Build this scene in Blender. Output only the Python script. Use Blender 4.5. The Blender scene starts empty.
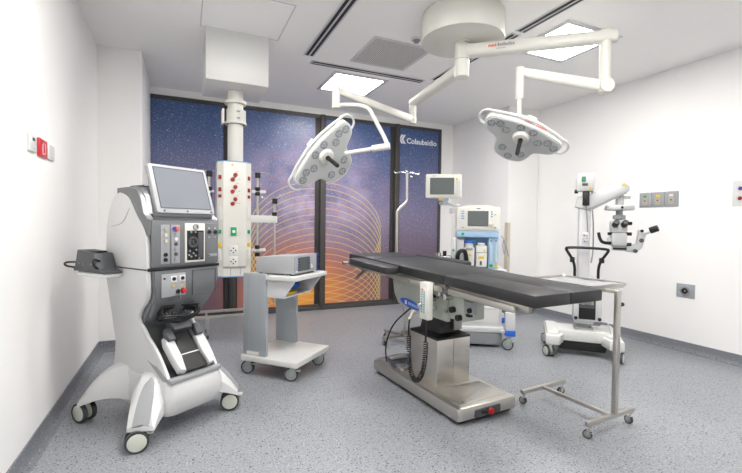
import bpy, bmesh, math, random
from mathutils import Vector, Matrix
random.seed(7)
S = bpy.context.scene
COL = S.collection
PI = math.pi
R = math.radians

# ------------------------------------------------------------------ camera
F, CX, CY, EYE = 417.36, 371.0, 236.5, 1.25
yaw, pitch, roll = R(24.2595), R(-1.6405), R(0.6951)
FW = Vector((math.sin(yaw)*math.cos(pitch), math.cos(yaw)*math.cos(pitch), math.sin(pitch)))
r0 = Vector((math.cos(yaw), -math.sin(yaw), 0)); u0 = r0.cross(FW)
RT = math.cos(roll)*r0 + math.sin(roll)*u0
UP = -math.sin(roll)*r0 + math.cos(roll)*u0
cd = bpy.data.cameras.new('camera'); cam = bpy.data.objects.new('camera', cd); COL.objects.link(cam)
cd.sensor_width = 36; cd.lens = 36*F/742; cd.clip_start = .02
cam.matrix_world = Matrix(((RT.x, UP.x, -FW.x, 0), (RT.y, UP.y, -FW.y, 0), (RT.z, UP.z, -FW.z, EYE), (0, 0, 0, 1)))
S.camera = cam

# ------------------------------------------------------------------ world and exposure
w = bpy.data.worlds.new('world'); S.world = w; w.use_nodes = True
w.node_tree.nodes['Background'].inputs[0].default_value = (.8, .85, .9, 1)
w.node_tree.nodes['Background'].inputs[1].default_value = .2
S.view_settings.view_transform = 'Standard'; S.view_settings.look = 'None'
S.view_settings.exposure = 1.02; S.view_settings.gamma = 1; S.view_settings.use_curve_mapping = False
PANEL_LIGHT = 18.0

# ------------------------------------------------------------------ pixel helpers (directions only)
def ray(x, y): return FW*F + RT*(x-CX) - UP*(y-CY)
def at_depth(x, y, d): return Vector((0, 0, EYE)) + ray(x, y)*(d/F)
def camvec(r, u, t): return RT*r + UP*u - FW*t          # right, up, towards the camera

# ------------------------------------------------------------------ materials
def lin(c):
    return tuple((v/255/12.92 if v/255 <= .04045 else ((v/255+.055)/1.055)**2.4) for v in c) + (1,)
MATS = {}
def mat(name, rgb, rough=.5, metal=0, emit=0, bump=0, scale=200, spec=.5, coat=0, trans=0, brushed=False):
    m = bpy.data.materials.new(name); m.use_nodes = True
    nt = m.node_tree; b = nt.nodes['Principled BSDF']
    b.inputs['Base Color'].default_value = lin(rgb); b.inputs['Roughness'].default_value = rough
    b.inputs['Metallic'].default_value = metal; b.inputs['Specular IOR Level'].default_value = spec
    b.inputs['Coat Weight'].default_value = coat
    b.inputs['Transmission Weight'].default_value = trans
    tc = nt.nodes.new('ShaderNodeTexCoord'); nz = nt.nodes.new('ShaderNodeTexNoise')
    nz.inputs['Scale'].default_value = scale; nz.inputs['Detail'].default_value = 2
    if brushed:
        mp = nt.nodes.new('ShaderNodeMapping'); mp.inputs['Scale'].default_value = (1, 1, .04)
        nt.links.new(tc.outputs['Object'], mp.inputs[0]); nt.links.new(mp.outputs[0], nz.inputs['Vector'])
    else:
        nt.links.new(tc.outputs['Object'], nz.inputs['Vector'])
    # faint procedural variation of the roughness
    mr = nt.nodes.new('ShaderNodeMapRange'); mr.inputs['To Min'].default_value = max(rough-.06, .02); mr.inputs['To Max'].default_value = min(rough+.06, 1)
    nt.links.new(nz.outputs['Fac'], mr.inputs['Value']); nt.links.new(mr.outputs[0], b.inputs['Roughness'])
    if bump:
        bp = nt.nodes.new('ShaderNodeBump'); bp.inputs['Strength'].default_value = bump; bp.inputs['Distance'].default_value = .002
        nt.links.new(nz.outputs['Fac'], bp.inputs['Height']); nt.links.new(bp.outputs[0], b.inputs['Normal'])
    if emit:
        b.inputs['Emission Color'].default_value = lin(rgb); b.inputs['Emission Strength'].default_value = emit
    MATS[name] = m; return m
mat('wall', (251, 250, 249), .55, bump=.05, scale=60)
mat('ceiling', (253, 252, 251), .7)
mat('white', (222, 222, 220), .35)
mat('warmwhite', (220, 218, 211), .35)
mat('shell', (216, 216, 216), .3, coat=.3)
mat('frame_white', (212, 212, 214), .4)
mat('lamp', (255, 253, 249), .5, emit=PANEL_LIGHT)
mat('slot', (40, 46, 52), .6)
mat('steel', (205, 201, 195), .3, metal=1, scale=40)
mat('steel_dark', (172, 168, 162), .35, metal=1)
mat('chrome', (215, 215, 215), .15, metal=1)
mat('alu', (168, 174, 179), .45, metal=.2)
mat('black', (20, 20, 22), .45)
mat('rubber', (60, 62, 66), .6)
mat('cushion', (41, 41, 43), .45, bump=.15, scale=400)
mat('mullion', (74, 71, 70), .45)
mat('mullion_dark', (52, 48, 48), .5)
mat('grey_panel', (112, 114, 117), .38, coat=.2)
mat('grey_light', (158, 160, 163), .4)
mat('grey_dark', (78, 80, 84), .45)
mat('monitor_frame', (176, 177, 180), .35)
mat('screen', (130, 134, 142), .12, spec=.8)
mat('screen_dark', (92, 98, 98), .15, spec=.7)
mat('table_green', (176, 181, 172), .4)
mat('blue_label', (46, 98, 214), .4)
mat('slate', (88, 90, 98), .45)
mat('pale_print', (170, 196, 240), .5)
mat('blue', (40, 105, 215), .45)
mat('light_blue', (168, 200, 230), .4)
mat('mid_blue', (120, 165, 205), .45)
mat('navy', (38, 52, 110), .4)
mat('red', (205, 40, 40), .4)
mat('outlet_red', (168, 36, 38), .4)
mat('red_plate', (206, 48, 56), .4)
mat('dark_red', (150, 36, 36), .4)
mat('green', (30, 160, 100), .4)
mat('yellow', (232, 196, 40), .5)
mat('orange', (232, 110, 70), .5)
mat('purple', (90, 60, 150), .5)
mat('beige', (210, 202, 184), .5)
mat('caster_hub', (214, 216, 204), .4)
mat('caster_grey', (168, 178, 172), .4)
mat('taupe', (176, 170, 158), .5)
mat('print_grey', (150, 152, 156), .5)
mat('teal_print', (110, 170, 165), .5)
mat('logo_white', (238, 240, 246), .5)
mat('led_lens', (150, 153, 157), .1, spec=.9)
mat('led_core', (214, 216, 218), .2, metal=.3)
mat('micro_white', (206, 207, 207), .38)
mat('head_face', (192, 194, 194), .35)
mat('flow_glass', (190, 212, 226), .1)

def floor_material():
    m = bpy.data.materials.new('vinyl_floor'); m.use_nodes = True; nt = m.node_tree; b = nt.nodes['Principled BSDF']
    N = nt.nodes.new; K = nt.links.new
    tc = N('ShaderNodeTexCoord')
    base = N('ShaderNodeTexNoise'); base.inputs['Scale'].default_value = 90; base.inputs['Detail'].default_value = 4
    K(tc.outputs['Object'], base.inputs['Vector'])
    cr = N('ShaderNodeValToRGB'); cr.color_ramp.elements[0].color = lin((130, 133, 139)); cr.color_ramp.elements[1].color = lin((168, 171, 176))
    cr.color_ramp.elements[0].position = .3; cr.color_ramp.elements[1].position = .7
    K(base.outputs['Fac'], cr.inputs[0])
    prev = cr.outputs[0]
    for sc, rad, col, thr in ((60, .26, (56, 60, 74), .66), (85, .25, (80, 84, 96), .55), (48, .2, (186, 188, 192), .7)):
        v = N('ShaderNodeTexVoronoi'); v.inputs['Scale'].default_value = sc
        K(tc.outputs['Object'], v.inputs['Vector'])
        lt = N('ShaderNodeMath'); lt.operation = 'LESS_THAN'; lt.inputs[1].default_value = rad; K(v.outputs['Distance'], lt.inputs[0])
        sp = N('ShaderNodeSeparateColor'); K(v.outputs['Color'], sp.inputs[0])
        g = N('ShaderNodeMath'); g.operation = 'GREATER_THAN'; g.inputs[1].default_value = thr; K(sp.outputs[0], g.inputs[0])
        mu = N('ShaderNodeMath'); mu.operation = 'MULTIPLY'; K(lt.outputs[0], mu.inputs[0]); K(g.outputs[0], mu.inputs[1])
        mx = N('ShaderNodeMix'); mx.data_type = 'RGBA'; K(mu.outputs[0], mx.inputs[0]); K(prev, mx.inputs[6]); mx.inputs[7].default_value = lin(col)
        prev = mx.outputs[2]
    K(prev, b.inputs['Base Color']); b.inputs['Roughness'].default_value = .42
    MATS['floor'] = m
    m2 = m.copy(); m2.name = 'vinyl_cove'
    for n in m2.node_tree.nodes:
        if n.type == 'VALTORGB':
            n.color_ramp.elements[0].color = lin((122, 125, 133)); n.color_ramp.elements[1].color = lin((130, 133, 139))
    MATS['cove'] = m2
floor_material()

def print_material():
    """printed film: starry sky over an orange glow, with a family of gold circles"""
    m = bpy.data.materials.new('galaxy_print'); m.use_nodes = True; nt = m.node_tree; b = nt.nodes['Principled BSDF']
    N = nt.nodes.new; K = nt.links.new
    geo = N('ShaderNodeNewGeometry'); sx = N('ShaderNodeSeparateXYZ'); K(geo.outputs['Position'], sx.inputs[0])
    X, Z = sx.outputs[0], sx.outputs[2]
    def M(op, a, c=None, clamp=False):
        n = N('ShaderNodeMath'); n.operation = op; n.use_clamp = clamp
        for i, v in enumerate((a, c)):
            if v is None: continue
            if isinstance(v, (int, float)): n.inputs[i].default_value = v
            else: K(v, n.inputs[i])
        return n.outputs[0]
    def mix(f, a, c):
        n = N('ShaderNodeMix'); n.data_type = 'RGBA'
        if isinstance(f, float): n.inputs[0].default_value = f
        else: K(f, n.inputs[0])
        for i, v in ((6, a), (7, c)):
            if isinstance(v, tuple): n.inputs[i].default_value = v
            else: K(v, n.inputs[i])
        return n.outputs[2]
    def noise(sc, det=4, rough=.55):
        n = N('ShaderNodeTexNoise'); n.inputs['Scale'].default_value = sc; n.inputs['Detail'].default_value = det; n.inputs['Roughness'].default_value = rough
        K(geo.outputs['Position'], n.inputs['Vector']); return n.outputs['Fac']
    def smooth(v, lo, hi):
        n = N('ShaderNodeMapRange'); n.interpolation_type = 'SMOOTHSTEP'; n.inputs['From Min'].default_value = lo; n.inputs['From Max'].default_value = hi
        K(v, n.inputs['Value']); return n.outputs[0]
    n1, n2, n3 = noise(1.1), noise(3.2, 6), noise(9, 6, .65)
    # sky: blue, lighter and more purple lower down
    hz = M('ADD', Z, M('MULTIPLY', M('SUBTRACT', n1, .5), 1.0))
    sky = mix(smooth(hz, .9, 2.9), lin((128, 120, 150)), lin((66, 92, 140)))
    # milky band: brighter mauve cloud around the middle panes
    dx = M('DIVIDE', M('SUBTRACT', X, 1.75), 1.5); dz = M('DIVIDE', M('SUBTRACT', Z, 1.45), 1.35)
    rr = M('SQRT', M('ADD', M('MULTIPLY', dx, dx), M('MULTIPLY', dz, dz)))
    band = M('MULTIPLY', M('SUBTRACT', 1.0, smooth(rr, .1, 1.1)), M('MULTIPLY', smooth(n2, .28, .72), 1.0))
    c = mix(M('MULTIPLY', band, .85), sky, lin((186, 170, 200)))
    rust = M('MULTIPLY', smooth(n3, .42, .7), M('SUBTRACT', 1.0, smooth(rr, .2, 1.2)))
    c = mix(M('MULTIPLY', rust, .45), c, lin((160, 112, 120)))
    # orange glow near the foot of the middle panes, dark brown to the sides
    low = M('SUBTRACT', 1.0, smooth(Z, .35, 1.6))
    c = mix(M('MULTIPLY', low, .85), c, lin((112, 88, 96)))
    gx = M('DIVIDE', M('SUBTRACT', X, 1.55), 1.25); gz = M('DIVIDE', M('SUBTRACT', Z, .12), 1.05)
    gr = M('ADD', M('SQRT', M('ADD', M('MULTIPLY', gx, gx), M('MULTIPLY', gz, gz))), M('MULTIPLY', M('SUBTRACT', n2, .5), .35))
    c = mix(M('MULTIPLY', M('SUBTRACT', 1.0, smooth(gr, .3, 1.15)), .92), c, lin((208, 124, 98)))
    c = mix(M('SUBTRACT', 1.0, smooth(gr, .05, .72)), c, lin((234, 156, 66)))
    # stars
    for sc, rad, thr, st in ((26, .09, .4, .7), (60, .17, .35, .5), (12, .05, .4, 1.0)):
        v = N('ShaderNodeTexVoronoi'); v.inputs['Scale'].default_value = sc; K(geo.outputs['Position'], v.inputs['Vector'])
        v.voronoi_dimensions = '3D'
        sp = N('ShaderNodeSeparateColor'); K(v.outputs['Color'], sp.inputs[0])
        s = M('MULTIPLY', M('SUBTRACT', 1.0, smooth(v.outputs['Distance'], rad*.3, rad*2.2)), M('GREATER_THAN', sp.outputs[0], thr))
        s = M('MULTIPLY', s, M('MULTIPLY', smooth(Z, .3, 1.3), st))
        c = mix(s, c, lin((206, 216, 242)))
    # gold circles of one radius, centres stepped down one vertical line
    XC, RAD, TOP, STEP, NUM, SQ = 1.81, .99, 1.86, .095, 20, .72
    ddx = M('SUBTRACT', X, XC)
    q = M('SQRT', M('MAXIMUM', M('SUBTRACT', RAD*RAD, M('MULTIPLY', ddx, ddx)), 1e-5))
    q = M('MULTIPLY', q, SQ)
    inside = M('LESS_THAN', M('ABSOLUTE', ddx), RAD-.001)
    slope = M('MAXIMUM', M('DIVIDE', q, RAD*SQ), .25)
    for sg in (-1, 1):
        zc = M('ADD', Z, q) if sg > 0 else M('SUBTRACT', Z, q)
        k = M('DIVIDE', M('SUBTRACT', TOP-RAD*SQ, zc), STEP)
        fr = M('ABSOLUTE', M('SUBTRACT', k, M('ROUND', k)))
        d = M('MULTIPLY', M('MULTIPLY', fr, STEP), slope)
        ln = M('SUBTRACT', 1.0, smooth(d, .001, .008))
        ok = M('MULTIPLY', M('GREATER_THAN', k, -.4), M('LESS_THAN', k, NUM+.4))
        c = mix(M('MULTIPLY', M('MULTIPLY', ln, ok), M('MULTIPLY', inside, .62)), c, lin((238, 212, 120)))
    K(c, b.inputs['Base Color']); b.inputs['Roughness'].default_value = .35
    MATS['print'] = m
print_material()

def grille_material():
    m = bpy.data.materials.new('perforated_panel'); m.use_nodes = True; nt = m.node_tree; b = nt.nodes['Principled BSDF']
    N = nt.nodes.new; K = nt.links.new
    tc = N('ShaderNodeTexCoord'); s = N('ShaderNodeSeparateXYZ'); K(tc.outputs['Object'], s.inputs[0])
    outs = []
    for i in (0, 1):
        a = N('ShaderNodeMath'); a.operation = 'MULTIPLY'; a.inputs[1].default_value = 2*PI/.02; K(s.outputs[i], a.inputs[0])
        c = N('ShaderNodeMath'); c.operation = 'SINE'; K(a.outputs[0], c.inputs[0]); outs.append(c.outputs[0])
    ad = N('ShaderNodeMath'); ad.operation = 'ADD'; K(outs[0], ad.inputs[0]); K(outs[1], ad.inputs[1])
    g = N('ShaderNodeMath'); g.operation = 'GREATER_THAN'; g.inputs[1].default_value = .35; K(ad.outputs[0], g.inputs[0])
    mx = N('ShaderNodeMix'); mx.data_type = 'RGBA'; K(g.outputs[0], mx.inputs[0]); mx.inputs[6].default_value = lin((216, 215, 212)); mx.inputs[7].default_value = lin((130, 130, 130))
    K(mx.outputs[2], b.inputs['Base Color']); b.inputs['Roughness'].default_value = .6
    MATS['grille'] = m
grille_material()

# ------------------------------------------------------------------ mesh helpers
def BM(): return bmesh.new()
def _merge(bm, t, M=None):
    if M is not None: bmesh.ops.transform(t, matrix=M, verts=t.verts)
    me = bpy.data.meshes.new('tmp'); t.to_mesh(me); t.free(); bm.from_mesh(me); bpy.data.meshes.remove(me)
    return bm
def _bevel(t, bev, seg=2, edges=None):
    if bev: bmesh.ops.bevel(t, geom=edges or t.edges[:], offset=bev, segments=seg, affect='EDGES', profile=.5, clamp_overlap=True)
def bx(bm, x0, x1, y0, y1, z0, z1, bev=0, M=None, seg=2):
    t = bmesh.new(); bmesh.ops.create_cube(t, size=1)
    for v in t.verts:
        v.co = Vector(((x0+x1)/2+v.co.x*(x1-x0), (y0+y1)/2+v.co.y*(y1-y0), (z0+z1)/2+v.co.z*(z1-z0)))
    _bevel(t, bev, seg); return _merge(bm, t, M)
def cyl(bm, p0, p1, r, r2=None, seg=16, bev=0):
    p0, p1 = Vector(p0), Vector(p1); d = p1-p0
    t = bmesh.new(); bmesh.ops.create_cone(t, cap_ends=True, segments=seg, radius1=r, radius2=r if r2 is None else r2, depth=d.length)
    if bev:
        es = [e for e in t.edges if len(e.link_faces) == 2 and any(len(f.verts) > 4 for f in e.link_faces)]
        _bevel(t, bev, 2, es)
    M = Matrix.Translation((p0+p1)/2) @ d.to_track_quat('Z', 'Y').to_matrix().to_4x4()
    return _merge(bm, t, M)
def sph(bm, c, r, sc=(1, 1, 1), seg=16, M=None):
    t = bmesh.new(); bmesh.ops.create_uvsphere(t, u_segments=seg, v_segments=max(6, seg//2), radius=r)
    for v in t.verts: v.co = Vector((v.co.x*sc[0]+c[0], v.co.y*sc[1]+c[1], v.co.z*sc[2]+c[2]))
    return _merge(bm, t, M)
def prism(bm, pts, axis, a, b, bev=0, seg=2, M=None):
    """polygon extruded along an axis; pts are the other two coords (x: y,z  y: x,z  z: x,y)"""
    def P(p, k): return {'x': (k, p[0], p[1]), 'y': (p[0], k, p[1]), 'z': (p[0], p[1], k)}[axis]
    t = bmesh.new(); A = [t.verts.new(P(p, a)) for p in pts]; B = [t.verts.new(P(p, b)) for p in pts]
    n = len(pts); capA = t.faces.new(A); capB = t.faces.new(B[::-1])
    for i in range(n): t.faces.new((A[i], B[i], B[(i+1) % n], A[(i+1) % n]))
    bmesh.ops.recalc_face_normals(t, faces=t.faces)
    if bev: _bevel(t, bev, seg, list(set(capA.edges[:]+capB.edges[:])))
    return _merge(bm, t, M)
def loft(bm, rings, caps=True, closed=False):
    t = bmesh.new(); V = [[t.verts.new(p) for p in rg] for rg in rings]; n = len(rings[0])
    for i in range(len(V)-1 + (1 if closed else 0)):
        a, b = V[i], V[(i+1) % len(V)]
        for j in range(n): t.faces.new((a[j], a[(j+1) % n], b[(j+1) % n], b[j]))
    if caps and not closed: t.faces.new(V[0][::-1]); t.faces.new(V[-1])
    bmesh.ops.recalc_face_normals(t, faces=t.faces)
    return _merge(bm, t)
def tube(bm, pts, r, seg=8, closed=False):
    pts = [Vector(p) for p in pts]; n = len(pts); rings = []
    def tan(i):
        if closed: return (pts[(i+1) % n]-pts[i-1]).normalized()
        return (pts[min(i+1, n-1)]-pts[max(i-1, 0)]).normalized()
    t0 = tan(0); ref = Vector((0, 0, 1)) if abs(t0.z) < .9 else Vector((1, 0, 0)); nn = t0.cross(ref).normalized()
    for i in range(n):
        t = tan(i); nn = (nn - t*nn.dot(t)); nn = nn.normalized() if nn.length > 1e-6 else t.orthogonal().normalized(); bb = t.cross(nn)
        rad = r[i] if isinstance(r, (list, tuple)) else r
        rings.append([pts[i]+(nn*math.cos(2*PI*k/seg)+bb*math.sin(2*PI*k/seg))*rad for k in range(seg)])
    return loft(bm, rings, True, closed)
def arc_pts(pts, n=4, closed=False):
    """Chaikin smoothing of a polyline"""
    pts = [Vector(p) for p in pts]
    for _ in range(n):
        out = [] if closed else [pts[0]]
        rng = range(len(pts)) if closed else range(len(pts)-1)
        for i in rng:
            a, b = pts[i], pts[(i+1) % len(pts)]
            out += [a*.75+b*.25, a*.25+b*.75]
        if not closed: out.append(pts[-1])
        pts = out
    return pts
def rrect(x0, x1, y0, y1, r, n=4):
    out = []
    for cx, cy, a0 in ((x1-r, y1-r, 0), (x0+r, y1-r, 90), (x0+r, y0+r, 180), (x1-r, y0+r, 270)):
        for k in range(n+1):
            a = R(a0+90*k/n); out.append((cx+r*math.cos(a), cy+r*math.sin(a)))
    return out
def ring(bm, c, rin, rout, z0, z1, seg=24, M=None):
    t = bmesh.new(); L = []
    for k in range(seg):
        a = 2*PI*k/seg; ca, sa = math.cos(a), math.sin(a)
        L.append([t.verts.new((c[0]+rr*ca, c[1]+rr*sa, c[2]+z)) for rr, z in ((rin, z0), (rout, z0), (rout, z1), (rin, z1))])
    for k in range(seg):
        a, b = L[k], L[(k+1) % seg]
        for j in range(4): t.faces.new((a[j], a[(j+1) % 4], b[(j+1) % 4], b[j]))
    bmesh.ops.recalc_face_normals(t, faces=t.faces)
    return _merge(bm, t, M)
def ob(name, bm, m, parent=None, label=None, sharp=38):
    bmesh.ops.recalc_face_normals(bm, faces=bm.faces)
    for f in bm.faces: f.smooth = True
    for e in bm.edges:
        if len(e.link_faces) == 2 and e.calc_face_angle(0) > R(sharp): e.smooth = False
    me = bpy.data.meshes.new(name); bm.to_mesh(me); bm.free(); me.materials.append(MATS[m])
    o = bpy.data.objects.new(name, me); COL.objects.link(o); o.parent = parent
    if label: o['label'] = label
    return o
def ob_split(name, bm, m, parent=None):
    """every loose piece of the bmesh becomes a part of its own"""
    bm.verts.index_update(); seen = set(); out = []
    for v in bm.verts:
        if v in seen: continue
        st_, comp = [v], []
        seen.add(v)
        while st_:
            c = st_.pop(); comp.append(c)
            for ed in c.link_edges:
                w_ = ed.other_vert(c)
                if w_ not in seen: seen.add(w_); st_.append(w_)
        nb = bmesh.new(); mp = {c: nb.verts.new(c.co) for c in comp}
        for f in {f for c in comp for f in c.link_faces}: nb.faces.new([mp[c] for c in f.verts])
        out.append(ob(name, nb, m, parent))
    bm.free(); return out
def thing(name, label, cat, loc=(0, 0, 0), rz=0, group=None):
    o = bpy.data.objects.new(name, None); COL.objects.link(o); o.empty_display_size = .1
    o.location = loc; o.rotation_euler = (0, 0, R(rz)); o['label'] = label; o['category'] = cat
    if group: o['group'] = group
    return o
def tag(o, label, cat, group=None):
    o['label'] = label; o['category'] = cat
    if group: o['group'] = group
    return o
def struct(name, bm, m, parent=None):
    o = ob(name, bm, m, parent)
    if parent is None: o['kind'] = 'structure'
    return o
def text_mesh(name, body, size, M, m, parent=None, bold=0.0, extrude=.0006, align='LEFT', label=None):
    """lettering turned into a mesh; M places its local x/y plane"""
    cu = bpy.data.curves.new(name, 'FONT'); cu.body = body; cu.size = size; cu.offset = bold; cu.extrude = extrude; cu.align_x = align
    cu.resolution_u = 3
    o = bpy.data.objects.new(name+'_src', cu); COL.objects.link(o)
    dg = bpy.context.evaluated_depsgraph_get(); me = bpy.data.meshes.new_from_object(o.evaluated_get(dg)); me.name = name
    bpy.data.objects.remove(o); bpy.data.curves.remove(cu)
    me.transform(M); me.materials.clear(); me.materials.append(MATS[m])
    t = bpy.data.objects.new(name, me); COL.objects.link(t); t.parent = parent
    if label: t['label'] = label
    return t
def frame_M(o, x, y):
    """matrix whose local x and y axes are the given directions"""
    x = Vector(x).normalized(); y = Vector(y); y = (y-x*y.dot(x)).normalized(); z = x.cross(y)
    return Matrix(((x.x, y.x, z.x, o[0]), (x.y, y.y, z.y, o[1]), (x.z, y.z, z.z, o[2]), (0, 0, 0, 1)))

# ------------------------------------------------------------------ the room
XL, XR, YB, YF, ZC = -.736, 4.644, 5.83, -1.3, 2.91
PLx, PLy = -.365, 4.68           # pillar in the back left corner
PRx, PRy = 4.1, 4.5           # pillar in the back right corner
b = BM(); bx(b, XL-.1, XR+.1, YF-.1, YB+.2, -.08, 0); struct('floor', b, 'floor')
b = BM(); bx(b, XL-.1, XR+.1, YF-.1, YB+.2, ZC, ZC+.08); struct('ceiling', b, 'ceiling')
b = BM(); bx(b, XL-.1, XL, YF-.1, YB+.2, 0, ZC); struct('wall_left', b, 'wall')
b = BM(); bx(b, XR, XR+.1, YF-.1, YB+.2, 0, ZC); struct('wall_right', b, 'wall')
b = BM(); bx(b, XL, XR, YF-.1, YF, 0, ZC); struct('wall_front', b, 'wall')
b = BM(); bx(b, XL, XR, YB+.1, YB+.2, 0, ZC); bx(b, XL, XR, YB, YB+.1, 2.825, ZC); bx(b, 3.875, XR, YB, YB+.1, 0, 2.825); struct('wall_back', b, 'wall')
b = BM(); prism(b, rrect(XL-.05, PLx, PLy, YB+.05, .02, 3), 'z', 0, ZC); struct('wall_left_pillar', b, 'wall')
b = BM(); prism(b, rrect(PRx, XR+.05, PRy, YB+.05, .015, 3), 'z', 0, ZC); struct('wall_right_pillar', b, 'wall')
# coved skirting, carried up from the vinyl floor
cove = [(0, 0), (.05, 0), (.03, .006), (.016, .016), (.008, .03), (.006, .055), (.006, .098), (0, .1)]
def skirting(name, p0, p1, nrm):
    p0, p1, nrm = Vector(p0), Vector(p1), Vector(nrm)
    b = BM(); loft(b, [[p + nrm*c[0] + Vector((0, 0, c[1])) for c in cove] for p in (p0, p1)])
    struct(name, b, 'cove')
skirting('baseboard_left', (XL, YF, 0), (XL, PLy, 0), (1, 0, 0))
skirting('baseboard_left_pillar', (XL, PLy, 0), (PLx, PLy, 0), (0, -1, 0))
skirting('baseboard_right', (XR, YF, 0), (XR, PRy, 0), (-1, 0, 0))
skirting('baseboard_right_pillar', (PRx, PRy, 0), (XR, PRy, 0), (0, -1, 0))
skirting('baseboard_right_return', (PRx, PRy, 0), (PRx, YB, 0), (-1, 0, 0))
skirting('baseboard_back', (3.9, YB, 0), (PRx, YB, 0), (0, -1, 0))
b = BM(); bx(b, PRx-.006, PRx+.05, PRy-.006, PRy, .1, 1.3, .002); bx(b, PRx-.006, PRx, PRy-.006, PRy+.05, .1, 1.3, .002)
struct('trim_1', b, 'beige')

# glazed back wall: dark frame, mullions and four printed panes
win = thing('window_1', '', ''); del win['label'], win['category']; win['kind'] = 'structure'
WL, WR, WT = PLx-.02, 3.875, 2.822
b = BM(); bx(b, WL, WR, YB-.012, YB+.03, WT-.05, WT, .003); ob('head_rail', b, 'mullion', win)
b = BM(); bx(b, WL, WR, YB-.03, YB+.03, 0, .055, .004); bx(b, WL, WR, YB-.012, YB+.03, .055, .085, .003); ob('sill_rail', b, 'mullion', win)
b = BM(); bx(b, WR-.045, WR, YB-.012, YB+.03, 0, WT, .003); ob('jamb', b, 'mullion', win)
ML = [(.49, .65), (1.735, 1.885), (2.945, 3.095)]
for x0, x1 in ML:
    b = BM(); bx(b, x0, x0+.075, YB-.004, YB+.03, .05, WT-.02, .002); ob('casement_stile', b, 'mullion_dark', win)
    b = BM(); bx(b, x0+.072, x1-.008, YB-.035, YB+.03, 0, WT, .003); bx(b, x0+.1, x1-.036, YB-.042, YB-.03, 0, WT, .002); ob('mullion', b, 'mullion', win)
    b = BM(); bx(b, x1-.01, x1+.012, YB-.004, YB+.03, .05, WT-.02, .002); ob('bead', b, 'mullion_dark', win)
edges = [WL] + [v for m_ in ML for v in m_] + [WR-.04]
panes = []
for i in range(4):
    b = BM(); bx(b, edges[2*i], edges[2*i+1], YB+.008, YB+.02, .07, WT-.04)
    panes.append(ob('pane', b, 'print', win))
LM = Matrix.Translation((3.228, YB+.006, 2.545)) @ Matrix.Rotation(PI/2, 4, 'X')
text_mesh('lettering', 'Colsubsidio', .118, LM, 'logo_white', panes[3], bold=.003, label='white company lettering')
b = BM(); prism(b, [(3.13, 2.672), (3.212, 2.672), (3.168, 2.602), (3.212, 2.532), (3.13, 2.532), (3.1, 2.602)], 'y', YB+.004, YB+.0075); ob('logo_mark', b, 'logo_white', panes[3], 'white chevron mark')
b = BM(); prism(b, [(3.168, 2.674), (3.178, 2.674), (3.138, 2.602), (3.178, 2.53), (3.168, 2.53), (3.126, 2.602)], 'y', YB+.0025, YB+.0045); ob('logo_stripe', b, 'mid_blue', panes[3])

# ------------------------------------------------------------------ ceiling fittings
def ceiling_light(x, y, label, s=.66):
    t = thing('ceiling_light', label, 'ceiling light', (x, y, ZC), 0, 'square ceiling light panels')
    b = BM(); h = s/2; i = h-.045
    for a in ((-h, h, -h, -i), (-h, h, i, h), (-h, -i, -i, i), (i, h, -i, i)): bx(b, a[0], a[1], a[2], a[3], -.012, 0, .003)
    ob('frame', b, 'frame_white', t)
    b = BM(); bx(b, -i, i, -i, i, -.008, -.001); ob('diffuser', b, 'lamp', t, 'glowing white diffuser')
    return t
ceiling_light(1.825, 4.665, 'lit square ceiling panel near the starry window')
ceiling_light(3.14, 2.77, 'lit square ceiling panel above the far end of the long lamp arm')
for x, y in ((.45, 2.3), (1.95, 1.1), (1.1, .2)):  # extra panels out of view, added to light the room
    ceiling_light(x, y, 'added unseen ceiling panel that brightens the room')
def linear_vent(x0, x1, y0, y1, label):
    t = thing('slot_diffuser', label, 'air vent', ((x0+x1)/2, (y0+y1)/2, ZC), 0, 'slot air diffusers')
    hx, hy = (x1-x0)/2, (y1-y0)/2
    b = BM(); bx(b, -hx-.018, hx+.018, -hy-.018, hy+.018, -.006, 0, .002); ob('frame', b, 'frame_white', t)
    along_x = hx > hy
    for s in (-1, 1):
        b = BM()
        if along_x: bx(b, -hx, hx, s*.022-.013, s*.022+.013, -.009, -.004)
        else: bx(b, s*.022-.013, s*.022+.013, -hy, hy, -.009, -.004)
        ob('slot', b, 'slot', t)
    b = BM()
    if along_x: bx(b, -hx, hx, -.006, .006, -.012, -.004)
    else: bx(b, -.006, .006, -hy, hy, -.012, -.004)
    ob('divider', b, 'frame_white', t)
linear_vent(1.095, 1.165, 1.7, 4.04, 'long two-slot ceiling vent between pendant box and square grille')
linear_vent(1.21, 2.51, 4.165, 4.235, 'two-slot ceiling vent running beside the lit panel near the window')
linear_vent(2.585, 2.655, 2.83, 4.08, 'two-slot ceiling vent passing behind the round lamp mount')
linear_vent(2.585, 2.655, 1.2, 2.76, 'two-slot ceiling vent running past the lamp arm beside the lit panel')
t = thing('return_grille', 'square perforated air grille in the ceiling', 'air grille', (1.85, 3.695, ZC))
b = BM()
for a in ((-.31, .31, -.31, -.28), (-.31, .31, .28, .31), (-.31, -.28, -.28, .28), (.28, .31, -.28, .28)): bx(b, *a, -.008, 0, .002)
ob('frame', b, 'frame_white', t)
b = BM(); bx(b, -.28, .28, -.28, .28, -.006, 0); ob('perforated_panel', b, 'grille', t)
t = thing('smoke_detector', 'small round detector on the ceiling beside the perforated grille', 'smoke detector', (1.9, 3.28, ZC))
b = BM(); cyl(b, (0, 0, 0), (0, 0, -.012), .05, seg=24); ob('base_ring', b, 'frame_white', t)
b = BM(); cyl(b, (0, 0, -.012), (0, 0, -.035), .032, .022, seg=20); ob('sensor', b, 'print_grey', t)
t = thing('access_hatch', 'flush white access hatch in the ceiling above the pendant box', 'hatch', (.46, 3.52, ZC))
b = BM()
for a in ((-.33, .33, -.34, -.33), (-.33, .33, .33, .34), (-.33, -.32, -.33, .33), (.32, .33, -.33, .33)): bx(b, *a, -.003, 0)
ob('frame', b, 'frame_white', t)
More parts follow.
